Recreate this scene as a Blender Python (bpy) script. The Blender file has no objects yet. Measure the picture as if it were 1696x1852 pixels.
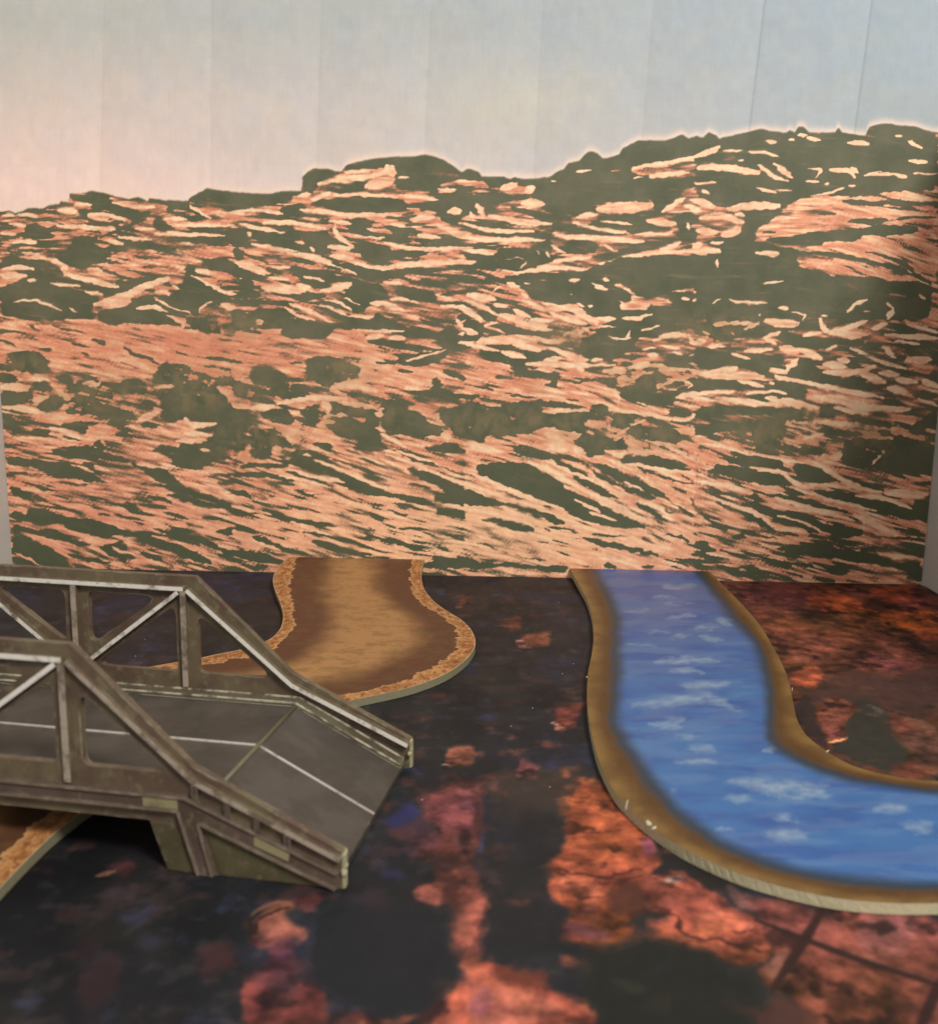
import bpy, math, random
import numpy as np
from mathutils import Vector
from mathutils.geometry import tessellate_polygon

# ------------------------------------------------------------------ camera
F, CX, CY = 1840.0, 848.0, 926.0            # focal length and centre in photo pixels (1696 x 1852)
PITCH = math.atan((CY - 590.0) / F); ROLL = 0.0131; CAMH = 0.16
fwd = np.array([0, math.cos(PITCH), -math.sin(PITCH)]); r0 = np.array([1., 0, 0]); u0 = np.cross(r0, fwd)
RT = math.cos(ROLL) * r0 + math.sin(ROLL) * u0; UP = -math.sin(ROLL) * r0 + math.cos(ROLL) * u0
CAM = np.array([0, 0, CAMH])
scene = bpy.context.scene
from mathutils import Matrix
cd = bpy.data.cameras.new("camera"); cam = bpy.data.objects.new("camera", cd); scene.collection.objects.link(cam)
m = Matrix(((RT[0], UP[0], -fwd[0], CAM[0]), (RT[1], UP[1], -fwd[1], CAM[1]), (RT[2], UP[2], -fwd[2], CAM[2]), (0, 0, 0, 1)))
cam.matrix_world = m
cd.sensor_fit = 'HORIZONTAL'; cd.sensor_width = 36.0; cd.lens = 36.0 * F / 1696.0
cd.clip_start = 0.01; cd.clip_end = 50.0
cd.dof.use_dof = True; cd.dof.focus_distance = 0.52; cd.dof.aperture_fstop = 18.0
scene.camera = cam
# ------------------------------------------------------------------ world and lamps
world = bpy.data.worlds.new("World"); scene.world = world; world.use_nodes = True
bg = world.node_tree.nodes["Background"]; bg.inputs[0].default_value = (1.0, 0.965, 0.93, 1); bg.inputs[1].default_value = 0.78
scene.view_settings.view_transform = 'Standard'; scene.view_settings.look = 'None'; scene.view_settings.exposure = 0.0; scene.view_settings.gamma = 1.0
def lamp(name, loc, target, size, power, col):
    l = bpy.data.lights.new(name, 'AREA'); l.shape = 'DISK'; l.size = size; l.energy = power; l.color = col
    o = bpy.data.objects.new(name, l); scene.collection.objects.link(o); o.location = loc
    o.rotation_euler = (Vector(target) - Vector(loc)).to_track_quat('-Z', 'Y').to_euler(); return o
lamp("room_lamp", (0.66, -0.70, 1.30), (0.0, 0.5, 0.1), 0.40, 35.0, (1.0, 0.955, 0.90))

# ------------------------------------------------------------------ helpers
C = scene.collection
def ray(x, y): return fwd + RT * (x - CX) / F - UP * (y - CY) / F
def onz(x, y, z=0.0):
    d = ray(x, y); return CAM + d * ((z - CAMH) / d[2])
def proj(P):
    v = np.asarray(P) - CAM; zc = v @ fwd
    return CX + F * (v @ RT) / zc, CY - F * (v @ UP) / zc
def empty(name, loc, label=None, cat=None, group=None, kind=None):
    o = bpy.data.objects.new(name, None); C.objects.link(o); o.location = loc; o.empty_display_size = 0.01
    return tag(o, label, cat, group, kind)
def tag(o, label=None, cat=None, group=None, kind=None):
    for k, v in (('label', label), ('category', cat), ('group', group), ('kind', kind)):
        if v: o[k] = v
    return o
def mesh(name, verts, faces, mat, parent=None, origin=(0, 0, 0), smooth=False, attrs=None):
    """verts in world metres; the object's own origin is at its parent's."""
    me = bpy.data.meshes.new(name)
    v = np.asarray(verts, float) - np.asarray(origin, float)
    if isinstance(faces, np.ndarray):
        n = len(faces); k = faces.shape[1]
        me.vertices.add(len(v)); me.vertices.foreach_set('co', v.astype(np.float32).ravel())
        me.loops.add(n * k); me.loops.foreach_set('vertex_index', faces.astype(np.int32).ravel())
        me.polygons.add(n); me.polygons.foreach_set('loop_start', np.arange(0, n * k, k, dtype=np.int32))
        me.update(calc_edges=True)
    else:
        me.from_pydata([tuple(a) for a in v], [], faces)
    for an, (ty, data) in (attrs or {}).items():
        if ty == 'C':
            a = me.attributes.new(an, 'FLOAT_COLOR', 'POINT'); d = np.ones((len(v), 4), np.float32); d[:, :3] = data
            a.data.foreach_set('color', d.ravel())
        else:
            a = me.attributes.new(an, 'FLOAT', 'POINT'); a.data.foreach_set('value', np.asarray(data, np.float32).ravel())
    me.validate()
    if smooth: me.polygons.foreach_set('use_smooth', [True] * len(me.polygons))
    me.materials.append(mat)
    o = bpy.data.objects.new(name, me); C.objects.link(o)
    if parent is not None: o.parent = parent
    else: o.location = origin
    return o
def lin(c):
    c = np.asarray(c, float) / 255.0; c = np.clip(c, 0, 1.2)
    return np.where(c <= .04045, c / 12.92, ((c + .055) / 1.055) ** 2.4)

# ---- node helpers
class N:
    def __init__(s, name, rough=0.6, spec=0.3, gain=0.5):
        s.gain = gain
        s.m = bpy.data.materials.new(name); s.m.use_nodes = True; s.t = s.m.node_tree; s.b = s.t.nodes['Principled BSDF']
        s.b.inputs['Roughness'].default_value = rough; s.b.inputs['Specular IOR Level'].default_value = spec
        s.pos = s.n('ShaderNodeNewGeometry').outputs['Position']
    def n(s, ty, **kw):
        x = s.t.nodes.new(ty)
        for k, v in kw.items(): setattr(x, k, v)
        return x
    def put(s, inp, v):
        if hasattr(v, 'links') or isinstance(v, bpy.types.NodeSocket): s.t.links.new(v, inp)
        else: inp.default_value = v
    def attr(s, name, col=False):
        a = s.n('ShaderNodeAttribute', attribute_name=name); return a.outputs['Color' if col else 'Fac']
    def noise(s, scale, detail=4, rough=.55, vec=None, dist=0.0):
        x = s.n('ShaderNodeTexNoise'); x.inputs['Scale'].default_value = scale; x.inputs['Detail'].default_value = detail
        x.inputs['Roughness'].default_value = rough; x.inputs['Distortion'].default_value = dist
        s.put(x.inputs['Vector'], vec if vec is not None else s.pos); return x.outputs['Fac']
    def stretch(s, sc):
        x = s.n('ShaderNodeMapping'); s.put(x.inputs['Vector'], s.pos); x.inputs['Scale'].default_value = sc; return x.outputs[0]
    def math(s, op, a, b=0.0, c=None, clamp=False):
        x = s.n('ShaderNodeMath', operation=op, use_clamp=clamp); s.put(x.inputs[0], a); s.put(x.inputs[1], b)
        if c is not None: s.put(x.inputs[2], c)
        return x.outputs[0]
    def ramp(s, v, lo, hi, a=0.0, b=1.0):
        x = s.n('ShaderNodeMapRange', interpolation_type='SMOOTHSTEP')
        for i, q in enumerate((v, lo, hi, a, b)): s.put(x.inputs[i], q)
        return x.outputs[0]
    def mix(s, f, a, b, mode='MIX'):
        x = s.n('ShaderNodeMix', data_type='RGBA', blend_type=mode); s.put(x.inputs[0], f)
        for i, q in ((6, a), (7, b)):
            s.put(x.inputs[i], q if not isinstance(q, (tuple, list)) else tuple(lin(q) * s.gain) + (1,))
        return x.outputs[2]
    def color(s, c): s.put(s.b.inputs['Base Color'], c if not isinstance(c, (tuple, list)) else tuple(lin(c) * s.gain) + (1,)); return s
    def scale(s, c, f):
        x = s.n('ShaderNodeVectorMath', operation='SCALE'); s.put(x.inputs[0], c); s.put(x.inputs['Scale'], f); return x.outputs[0]
    def bump(s, h, strength, dist):
        x = s.n('ShaderNodeBump'); x.inputs['Strength'].default_value = strength; x.inputs['Distance'].default_value = dist
        s.put(x.inputs['Height'], h); s.put(s.b.inputs['Normal'], x.outputs[0]); return s
    def edge(s, r=0.0005):
        b = s.n('ShaderNodeBevel', samples=6); b.inputs['Radius'].default_value = r
        g = s.n('ShaderNodeNewGeometry'); d = s.n('ShaderNodeVectorMath', operation='DOT_PRODUCT')
        s.t.links.new(b.outputs[0], d.inputs[0]); s.t.links.new(g.outputs['True Normal'], d.inputs[1])
        return s.ramp(d.outputs['Value'], .985, .80)

# ------------------------------------------------------------------ the landscape printed on the backdrop
TILES = [
# tile origin x, y, then shapes in tile units (photo pixel = origin + unit / 3.8545)
(0,200,'''
P 485,575 540,600 640,560 740,580 790,640 860,680 930,690 1000,720 930,760 850,740 780,710 700,690 640,680 630,640 560,640 490,625
P 1320,610 1440,540 1560,552 1696,567 1696,680 1560,690 1440,650 1370,640
P 190,790 260,780 300,830 400,880 330,890 250,900 140,880 60,880 150,850
P 570,870 700,880 640,930 700,960 790,940 760,1000 700,1060 620,1050 590,1110 480,1080 460,1040 370,1020 470,980 520,900
P 770,930 960,910 1200,950 1240,970 1150,995 1050,970 900,970 760,990
P 0,1050 100,1035 330,1040 380,1090 440,1130 430,1156 200,1156 180,1120 250,1105 110,1070 30,1110 0,1100
P 1090,800 1140,790 1220,820 1240,840 1100,835
P 1170,870 1500,885 1600,820 1696,810 1696,940 1520,920 1300,920 1200,900
P 1440,1045 1540,1020 1620,1060 1660,1100 1620,1120 1480,1090 1400,1080
P 1300,1080 1350,1070 1340,1156 1290,1130
P 550,690 620,700 600,740 560,740
P 990,710 1040,690 1020,760 940,770 950,730
P 1070,740 1130,740 1160,790 1230,830 1080,820
P 1180,640 1250,650 1210,700 1160,690
d14 0,770 80,740 200,750 330,760 440,790
d14 450,760 560,740 690,780 830,790
d16 300,830 430,800 600,830 700,850
d16 700,880 860,820 980,760
d14 0,890 100,880
d26 60,950 250,930 400,930
d14 60,980 300,980
d16 820,860 900,870 1050,910
d24 1310,815 1450,815 1600,820
d16 1230,740 1400,750 1500,730
d14 1300,640 1330,700 1430,740 1600,760
d14 70,680 200,690 350,660 470,640
d12 800,600 950,620 1100,640 1310,640
d14 880,720 760,760
l30 20,730 120,720 260,735
l40 410,690 530,700
l26 520,650 630,655
l24 60,790 180,800
l24 0,850 110,860
l28 100,915 250,915
l24 790,640 930,670 1080,670
l26 620,720 780,730 860,760
l30 400,800 560,810 800,830
l22 950,820 1070,820
l22 830,880 1050,900
l26 1160,750 1300,755
l24 1200,800 1450,795 1620,800
l24 1080,855 1300,860 1570,870
l24 740,900 860,930
l20 1320,660 1400,720 1470,745
l22 1480,710 1580,710
l30 1600,710 1696,720
l26 360,1060 440,1050 470,1110
l20 680,1060 750,1065
l26 1340,1110 1500,1130
L 800,1000 960,1040 1200,1000 1330,960 1500,950 1640,960 1680,1020 1500,1020 1400,1050 1300,1080 1290,1130 1100,1156 620,1156 610,1080 760,1060 780,1030
l16 30,1110 120,1080 240,1110
l24 0,1140 170,1145
'''),
(420,200,'''
P 0,565 250,580 350,560 490,560 420,600 400,640 250,655 100,670 0,680
P 490,470 560,395 650,400 720,425 770,440 700,455 620,490 580,550 560,600 500,555
P 790,385 850,360 1000,330 1100,322 1250,318 1350,305 1420,320 1480,345 1540,385 1600,430 1640,400 1696,415 1696,470 1560,490 1450,500 1430,540 1440,580 1330,560 1200,560 1130,530 1130,390 1100,370 1040,385 1000,410 960,400 850,405 780,415
P 740,550 850,515 930,520 920,555 820,560 730,575
P 540,640 640,615 850,600 1000,605 1180,620 1220,660 1200,700 1100,690 1000,710 880,710 700,690 560,670
P 330,680 480,640 520,680 480,700 520,740 400,740 200,740 340,725
P 0,810 80,820 120,900 60,950 0,940
P 140,830 330,860 430,900 490,960 420,970 280,930 140,900
P 500,850 640,820 700,900 640,990 560,990 490,930
P 880,920 1060,930 1080,970 1220,980 1400,970 1330,1000 1200,1030 1050,1040 900,1030
P 800,790 900,800 960,850 1060,860 1180,880 1200,940 1120,900 1000,880 820,850
P 1440,580 1560,560 1696,600 1696,700 1600,740 1560,800 1450,760 1440,700 1300,700 1350,650
P 1110,790 1180,820 1240,860 1220,900 1140,880 1080,830
P 0,950 60,960 80,1040 30,1050
P 680,1060 850,1070 960,1130 900,1150 760,1110 660,1090
P 430,1100 600,1110 740,1156 480,1156
d16 100,740 250,740 450,760 600,780
d16 620,760 900,770 1050,790
d14 380,870 480,900
d16 1280,910 1450,900 1696,900
d14 1340,940 1696,930
d16 200,1000 400,1040 560,1070
d16 80,1000 250,1060
d18 1200,1110 1500,1110 1696,1080
d40 1620,1010 1696,1000
l30 790,425 950,420
l44 600,510 740,480 900,470 1100,420
l80 940,520 1110,490
l70 1080,390 1120,440
l30 560,620 680,570
l26 720,590 850,580 1000,590 1150,600
l30 1170,590 1300,600 1440,620
l30 470,590 550,580
l26 1430,540 1560,550
l18 1160,465 1230,465
l16 1560,490 1696,490
l24 0,700 200,690 350,720
l30 480,690 620,700 800,730 1100,720 1180,730
l26 50,790 200,820 360,850
l34 220,780 450,780 640,820
l24 680,770 830,790
l30 710,800 730,880 840,940
l20 860,870 1060,890
l26 1060,920 1200,960 1400,960 1696,960
l34 670,950 850,960
l34 680,1010 840,1030
l40 130,930 350,970 560,1020 740,1080 880,1140
l40 860,1060 1000,1110 1200,1070 1696,1050
l30 1300,870 1450,890
l50 1440,800 1600,870 1696,890
l26 1110,790 1200,800
l50 0,1070 120,1080 250,1150
l22 540,950 570,985
l50 1510,700 1590,700
l40 1240,760 1400,740
'''),
(840,200,'''
P 0,405 60,405 120,440 110,490 60,490 0,480
P 130,470 270,460 400,475 590,462 690,412 730,362 800,345 860,280 920,285 950,330 1010,325 1085,298 1105,255 1210,205 1400,205 1520,165 1696,155 1696,270 1560,330 1480,350 1340,365 1180,390 1140,405 1010,415 980,430 1160,440 1270,450 1310,480 1500,480 1600,450 1696,420 1696,470 1570,540 1520,570 1400,700 1320,690 1310,610 1240,600 950,650 930,640 890,660 930,690 780,740 740,730 640,740 560,700 570,640 470,600 500,520 400,500 360,490 250,540 180,540
P 0,590 220,560 320,580 330,620 240,650 200,700 160,690 100,640 0,660
P 320,650 380,680 560,700 640,740 740,730 760,790 800,830 640,830 550,810 350,800 200,780 380,770 600,800 500,740 330,700
P 180,790 350,820 500,830 640,840 600,870 580,920 500,890 350,870 200,880
P 930,740 1180,720 1290,780 1470,830 1410,850 1180,850 1120,810 880,800
P 1450,740 1560,700 1640,740 1600,800 1500,830 1480,790
P 720,900 900,910 940,940 880,1000 720,1000 620,1010 700,960
P 1180,780 1200,760 1250,800 1250,850 1180,860 1140,850
P 1040,1055 1200,1030 1400,1025 1696,1000 1696,1156 800,1156 860,1100
P 230,960 400,950 540,960 640,1050 500,1090 350,1120 240,1080
P 440,940 600,900 620,960 560,1040 450,1010
P 1440,850 1560,800 1640,860 1600,930 1520,900
d18 0,830 150,870
d18 0,935 200,930 350,890
d18 0,970 100,960 300,940
d18 0,1010 180,1040
d18 80,1080 200,1100
d16 0,1100 60,1110
d18 760,860 900,850 950,830 1130,860
d16 1000,910 1200,930 1400,920
d16 1100,960 1350,960
d16 1480,970 1640,930
l26 780,425 880,415
l14 600,490 630,490
l50 260,540 360,510
l50 430,560 480,540
l60 410,640 550,650
l40 90,660 130,730
l30 40,700 60,740
l44 170,730 350,770 600,790
l30 0,790 200,840 480,840
l34 0,870 100,900 400,900 560,900
l80 940,690 1300,660
l40 780,740 920,720
l28 760,780 900,820 1130,850
l20 950,770 1170,790
l40 640,870 900,890 1250,910
l26 1200,860 1420,860
l50 1280,770 1470,790
l36 1380,700 1530,610
l36 1530,660 1640,690
l30 1580,620 1696,660
l30 1180,400 1340,370 1500,350 1696,300
l36 1290,460 1560,430
l18 1180,465 1250,465
l14 1600,400 1696,385
l16 1600,500 1696,500
l26 620,1050 880,1020
l30 350,1130 500,1110 620,1090 820,1110
l30 1010,1045 1180,1010 1400,990 1696,970
l24 940,1070 980,1060
l22 570,980 590,1020
l22 600,940 700,990
l14 500,970 520,1000
l34 0,970 200,1000
l30 0,1060 80,1060
l34 1370,970 1500,920
l10 260,1040 380,1020 440,1050 380,1100
l16 970,930 1060,980
l26 1550,780 1570,830
'''),
(1256,200,'''
P 0,175 60,185 100,145 150,170 170,195 330,155 460,125 520,140 640,150 665,135 700,150 725,110 760,108 800,150 980,152 1000,110 1030,150 1190,175 1215,110 1260,95 1360,85 1420,100 1530,105 1600,130 1696,150 1696,560 1500,560 1200,600 720,600 560,740 430,870 420,930 700,960 1000,1156 180,1156 180,900 340,840 350,700 0,640
L 720,600 830,600 1050,590 1250,600 1340,560 1500,560 1620,590 1640,610 1696,700 1696,790 1560,760 1440,790 1200,810 1050,830 820,850 600,880 480,900 430,880 430,830 560,740 700,700
L 630,930 740,950 860,940 930,905 1100,910 1200,870 1400,870 1540,850 1570,820 1696,840 1696,1156 1600,1156 1480,1110 1300,1050 1100,1010 900,980 700,970
L 700,1010 900,1000 1100,1050 1300,1110 1450,1156 900,1156 720,1100
P 480,890 620,880 820,850 1050,835 1200,812 1380,800 1540,800 1550,845 1400,870 1200,872 1100,908 930,905 860,938 740,945 600,930
d26 620,970 800,980 1000,1000 1200,1040 1400,1100 1560,1156
d18 620,1020 800,1030 1000,1080
d20 860,715 980,715
d40 1040,630 1240,650 1330,640
d12 1240,650 1400,680 1660,700
d40 1080,770 1200,770 1340,760
d16 1340,770 1500,740 1696,740
d18 480,850 560,850
d20 1400,620 1560,640 1696,650
l40 0,320 100,290 180,250
l26 200,280 340,275
l26 370,285 500,290 590,320
l50 20,400 120,390 250,400 450,430
l34 440,380 560,460 650,490
l44 560,370 620,420 680,460
l22 430,540 560,570
l16 560,555 680,555
l30 500,215 565,215
l20 650,205 700,205
l26 720,165 780,170
l26 780,190 870,200
l38 1070,220 1220,230
l16 1110,150 1180,160
l24 1400,170 1450,170
l30 1490,210 1580,260
l36 1500,350 1610,355
l18 1520,435 1690,440
l40 950,415 1080,410 1110,460
l30 1100,400 1140,430
l20 1170,445 1300,440 1400,440
l34 1400,445 1470,455
l18 780,400 890,400 850,470
l22 770,490 870,495
l16 820,590 940,570 1040,540
l14 1080,520 1130,520
l12 910,505 940,505
l20 0,505 150,500
l26 50,555 100,575
l60 0,620 60,640 130,670
l40 0,690 40,690
l60 240,680 400,660 590,665
l30 280,720 350,730
l50 40,745 180,720 330,775
l50 20,830 150,850
l60 200,870 320,830
l20 120,920 190,920
l50 0,940 40,940
l46 0,985 170,975
l28 150,1050 155,1095
l14 310,350 340,350
l50 430,1000 590,1000
'''),
(0,450,'''
L 0,500 150,500 430,495 660,490 740,525 850,520 960,515 1160,535 1290,560 1420,590 1520,610 1696,590 1696,900 1560,900 1400,860 1300,820 1200,800 1160,760 1060,860 1040,910 860,880 700,860 400,860 350,860 340,770 250,710 130,700 60,700 0,700
P 380,50 480,10 560,0 700,0 760,20 700,60 740,100 600,110 590,150 490,130 450,100 390,60
P 0,80 100,70 330,75 380,110 440,150 450,180 600,230 720,260 800,270 860,280 830,300 760,330 600,290 520,270 400,280 300,260 200,230 190,170 240,150 110,110 30,150 0,130
P 20,260 180,210 300,240 400,270 560,280 640,330 700,360 650,400 640,440 660,490 500,490 430,490 300,490 150,490 60,470 0,450 0,300
P 680,430 800,410 900,400 940,340 1060,350 1180,380 1200,330 1300,170 1310,110 1350,120 1390,200 1520,290 1600,320 1560,370 1440,370 1390,400 1400,470 1330,450 1260,430 1200,430 1160,470 1260,520 1280,540 1160,530 1050,530 960,510 850,510 840,535 740,520 690,500
P 1290,480 1400,480 1530,450 1560,560 1520,600 1420,580 1310,540
P 1530,470 1640,480 1696,560 1570,560
P 1400,100 1540,60 1620,100 1696,150 1696,190 1560,160 1420,120
P 880,230 1100,190 1180,180 1000,250 900,290
P 0,560 150,580 100,590 0,590
P 60,730 130,710 250,720 330,770 330,870 180,880 70,770
P 0,850 130,900 100,920 0,920
P 230,930 330,925 370,960 360,990 240,990
P 0,1000 180,1000 230,1030 200,1060 0,1080
P 240,1080 380,1040 450,1060 440,1120 330,1130
P 380,880 480,880 520,930 420,940
P 780,960 860,910 980,910 1040,960 1000,1010 860,1010 790,990
P 1060,870 1160,780 1200,820 1280,880 1240,940 1080,930
P 490,1156 480,1100 560,1050 640,1100 740,1080 860,1110 930,1156
P 950,1080 1060,1040 1090,1090 1060,1150 980,1130
P 1120,1156 1110,1000 1200,1010 1260,950 1380,920 1480,960 1560,1000 1600,1080 1696,1156
P 1570,930 1696,920 1696,1000
d24 640,630 740,670
d26 870,680 930,740 1040,760 1100,800
d26 1440,750 1560,770 1680,810
d20 560,720 620,740
d20 290,700 370,700
d20 0,640 120,680
d16 200,530 270,570
d16 370,540 600,590
d16 500,660 620,690
d16 580,890 700,900
d14 840,790 980,830
d16 700,130 820,180
d14 760,100 900,100
l34 30,145 110,120 240,145
l40 0,185 170,185
l24 190,220 260,220
l24 360,240 550,255
l26 590,300 720,320
l20 100,370 240,350 330,390 430,430
l14 480,410 540,440
l40 450,170 620,220 820,260
l26 370,80 450,110 440,150
l54 660,390 850,340 1000,260 1170,205
l60 700,390 880,370 900,340
l36 960,410 1080,400 1160,440
l12 1160,460 1260,500 1280,550 1200,560
l12 1080,340 1200,420 1300,430 1340,460
l30 1080,300 1180,310
l16 1180,240 1250,280
l22 1340,180 1440,240 1560,300 1696,330
l40 1540,380 1640,420
l20 1390,440 1400,400 1480,370
l26 1300,575 1380,575
l30 740,640 860,660
l30 780,770 900,770 1040,830
l30 200,910 340,910
l50 0,960 200,970
l40 580,940 690,940
l34 240,1050 340,1030
l34 400,980 480,1050
l40 20,1100 200,1120 330,1150
l24 1080,965 1220,955
'''),
(420,450,'''
L 0,580 150,560 350,560 330,600 450,630 640,630 690,570 880,560 920,600 1020,690 1140,740 1150,790 1300,830 1450,800 1696,850 1696,1050 1500,1040 1300,1040 1200,980 1000,1000 860,920 900,870 850,790 700,740 530,760 520,860 380,940 370,850 240,800 130,830 120,910 0,910
P 60,520 140,420 240,410 300,430 380,480 560,500 700,520 900,490 980,480 1010,440 1060,480 1200,540 1300,550 1440,590 1520,520 1640,620 1696,700 1560,680 1540,720 1480,650 1300,600 1200,570 1000,560 880,560 700,550 690,600 640,630 450,620 330,590 350,560 200,560
P 610,380 700,430 820,460 900,480 980,480 820,500 700,480
P 0,400 60,470 100,540 60,560 0,560
P 780,290 860,240 960,260 1010,240 1080,300 1090,340 1000,360 960,400 900,430 840,440 700,400 640,370 800,360
P 1130,270 1260,270 1400,300 1430,340 1380,370 1260,360 1150,310
P 680,90 850,110 980,150 1150,150 1200,190 1000,210 900,210 860,160 740,130
P 440,130 600,150 740,190 860,210 740,230 660,240 560,250 480,210 430,170
P 60,140 110,170 140,240 130,280 200,300 180,340 100,340 0,330 0,320 110,320 80,260
P 900,30 1060,20 1300,40 1200,50 1050,60 900,50
P 1140,740 1200,760 1320,730 1480,680 1500,730 1470,780 1300,820 1190,810
P 1450,860 1480,830 1560,860 1640,900 1630,920 1500,880
P 1280,980 1390,980 1400,900 1450,900 1460,980 1580,1010 1696,1020 1696,1050 1500,1045 1320,1035 1200,990
P 920,600 1000,620 1040,660 1000,670 930,630
P 1060,680 1100,630 1210,650 1150,680
P 520,760 600,750 700,745 800,790 880,830 890,870 840,900 700,930 640,960 520,890
P 130,880 160,840 240,820 340,850 370,900 400,1000 330,1010 260,960 140,940
P 0,930 90,940 120,1000 80,1030 0,990
P 140,970 260,970 320,1040 280,1080 150,1060
P 400,960 480,930 560,970 660,970 640,1000 520,1000 420,1010
P 500,1120 590,1070 660,1130 640,1156 500,1156
P 700,1090 770,1080 750,1140 690,1130
P 1010,1110 1080,1050 1180,1040 1230,1090 1200,1156 1000,1156
P 1430,1100 1540,1110 1696,1100 1696,1156 1400,1156
P 200,1130 380,1110 370,1156 190,1156
P 840,1120 950,1110 940,1156 830,1156
d34 1460,320 1560,310 1696,280
d26 1460,380 1600,380 1696,410
d40 1540,520 1620,460 1696,480
d20 1300,480 1400,540
d24 1640,60 1696,50
d26 1520,120 1696,130
d24 1500,210 1620,230 1696,210
d24 1200,140 1300,150 1500,140
d22 240,180 400,240
d16 240,140 350,160
d14 400,790 480,800
d26 0,780 60,800
d20 1000,790 1120,800
d44 420,330 500,340 640,320
d24 1040,570 1200,590 1290,620
d16 1150,850 1250,860
l24 400,380 560,440 690,510
l18 370,410 480,470 570,500
l22 620,390 820,470
l22 660,360 750,370 830,430
l16 790,340 890,390
l30 820,470 980,470
l36 960,380 1060,380 1200,430
l30 1110,350 1230,350
l30 1060,230 1170,240
l44 620,290 740,270 830,240
l60 220,270 500,290
l36 460,250 540,270
l24 500,190 640,220
l20 250,200 400,210
l24 280,130 400,130
l18 1210,780 1380,740 1480,700
l26 930,570 1200,570
l36 930,620 1050,600
l44 1100,620 1200,620
l20 1580,660 1650,650 1696,680
l24 1580,590 1660,600
l40 160,500 210,520
l60 700,960 860,940 1000,990
l36 320,1080 500,1040 700,1040 800,1050
l34 140,1110 290,1100
l50 640,1070 680,1110
l26 780,1070 980,1100
l30 1200,970 1290,980
l30 1460,400 1600,400 1696,450
l30 1560,490 1640,580
'''),
(840,450,'''
P 400,170 800,170 1000,80 1100,60 1500,50 1696,40 1696,560 1500,560 1300,600 1200,620 1050,790 850,770 760,700 660,670 880,600 940,540 1060,500 900,480 800,430 620,380 560,370 450,320 400,260 250,200
L 1040,250 1070,240 1150,280 1230,340 1420,340 1460,390 1440,400 1300,390 1260,430 1080,430 1090,380 1030,360 1100,370 1170,370 1130,290
L 1420,300 1560,265 1680,260 1660,310 1600,320 1560,290
L 0,730 80,780 300,790 340,850 360,900 520,950 560,930 680,900 700,860 760,880 900,880 950,920 1000,960 1080,1010 1130,1070 1400,1130 1500,1156 1200,1156 900,1100 700,1100 560,1050 450,1050 200,1020 0,1000
P 330,830 500,860 700,860 640,900 560,900 380,890
P 540,950 620,910 660,920 650,960 560,965
P 180,890 300,890 350,910 220,910
P 960,910 1060,900 1080,960 1010,950
P 1090,960 1180,960 1220,900 1340,900 1350,930 1340,1000 1370,1010 1460,990 1560,960 1540,930 1400,940 1560,900 1696,900 1696,1000 1480,1030 1440,1090 1300,1090 1180,1060 1100,1040
P 480,1050 600,1060 740,1080 860,1100 740,1110 540,1100
P 880,1090 940,1080 1000,1090 1010,1156 880,1156
P 0,1060 100,1070 200,1100 400,1060 500,1080 600,1156 0,1156
P 100,690 260,730 430,780 420,730 560,700 600,700 690,740 560,770 440,790 300,770 120,750
P 0,480 100,510 150,560 130,600 60,640 0,640
P 180,420 250,470 200,510 130,490 100,450
P 260,520 420,560 560,580 640,560 600,610 480,600 320,600 250,570
d16 80,960 200,980
d16 320,1020 500,1040
d16 700,1050 800,1060
d14 840,900 950,920
d14 760,940 860,920
d22 0,1020 100,1030
l26 1510,340 1560,350
l30 1590,360 1660,350
l30 730,220 800,215
l30 890,240 990,285
l30 970,210 1000,215
l30 300,240 390,260
l16 420,240 460,240
l18 730,320 750,320
l18 860,400 890,400
l14 200,290 250,260
l56 580,420 740,400 880,490 920,520
l30 410,360 570,430
l22 550,380 640,390
l18 780,380 830,410
l22 400,310 440,340
l30 590,440 700,490 850,520
l34 910,490 1050,490
l30 1110,480 1210,490 1310,450
l14 940,545 1070,540
l20 1230,570 1350,540
l26 1000,610 1130,640 1160,570
l40 1320,630 1480,590 1540,600
l34 1560,600 1600,660 1680,640
l14 1660,580 1696,590
l16 1380,680 1490,690
l18 1460,720 1520,740
l14 1560,745 1640,720
l32 1285,740 1350,740
l14 1230,700 1330,690
l60 30,320 200,350
l24 0,360 150,410 240,470
l30 200,390 290,400
l60 250,460 420,510 590,560
l40 340,430 450,470
l30 460,490 620,500
l40 0,430 100,470 110,500
l24 140,530 220,520
l40 0,560 90,590
l60 100,650 300,630 500,640
l30 340,670 520,700
l30 480,610 560,650 700,640
l50 700,600 820,580
l20 820,550 860,570
l34 270,720 420,760
l24 0,660 100,680 240,710
l30 600,690 700,720
l60 690,720 760,760 840,780
l40 560,780 660,760
l34 430,800 700,810 1050,810
l24 880,780 950,770
l24 500,840 610,855
l40 790,820 820,850
l34 1150,830 1300,800
l24 1310,800 1400,820
l40 1080,900 1210,890
l50 980,850 1120,850
l26 1240,870 1350,850 1560,830 1696,880
l20 1350,950 1500,910 1580,940 1570,970
l40 1480,1030 1696,1000
l30 1040,980 1080,1050
'''),
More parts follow.
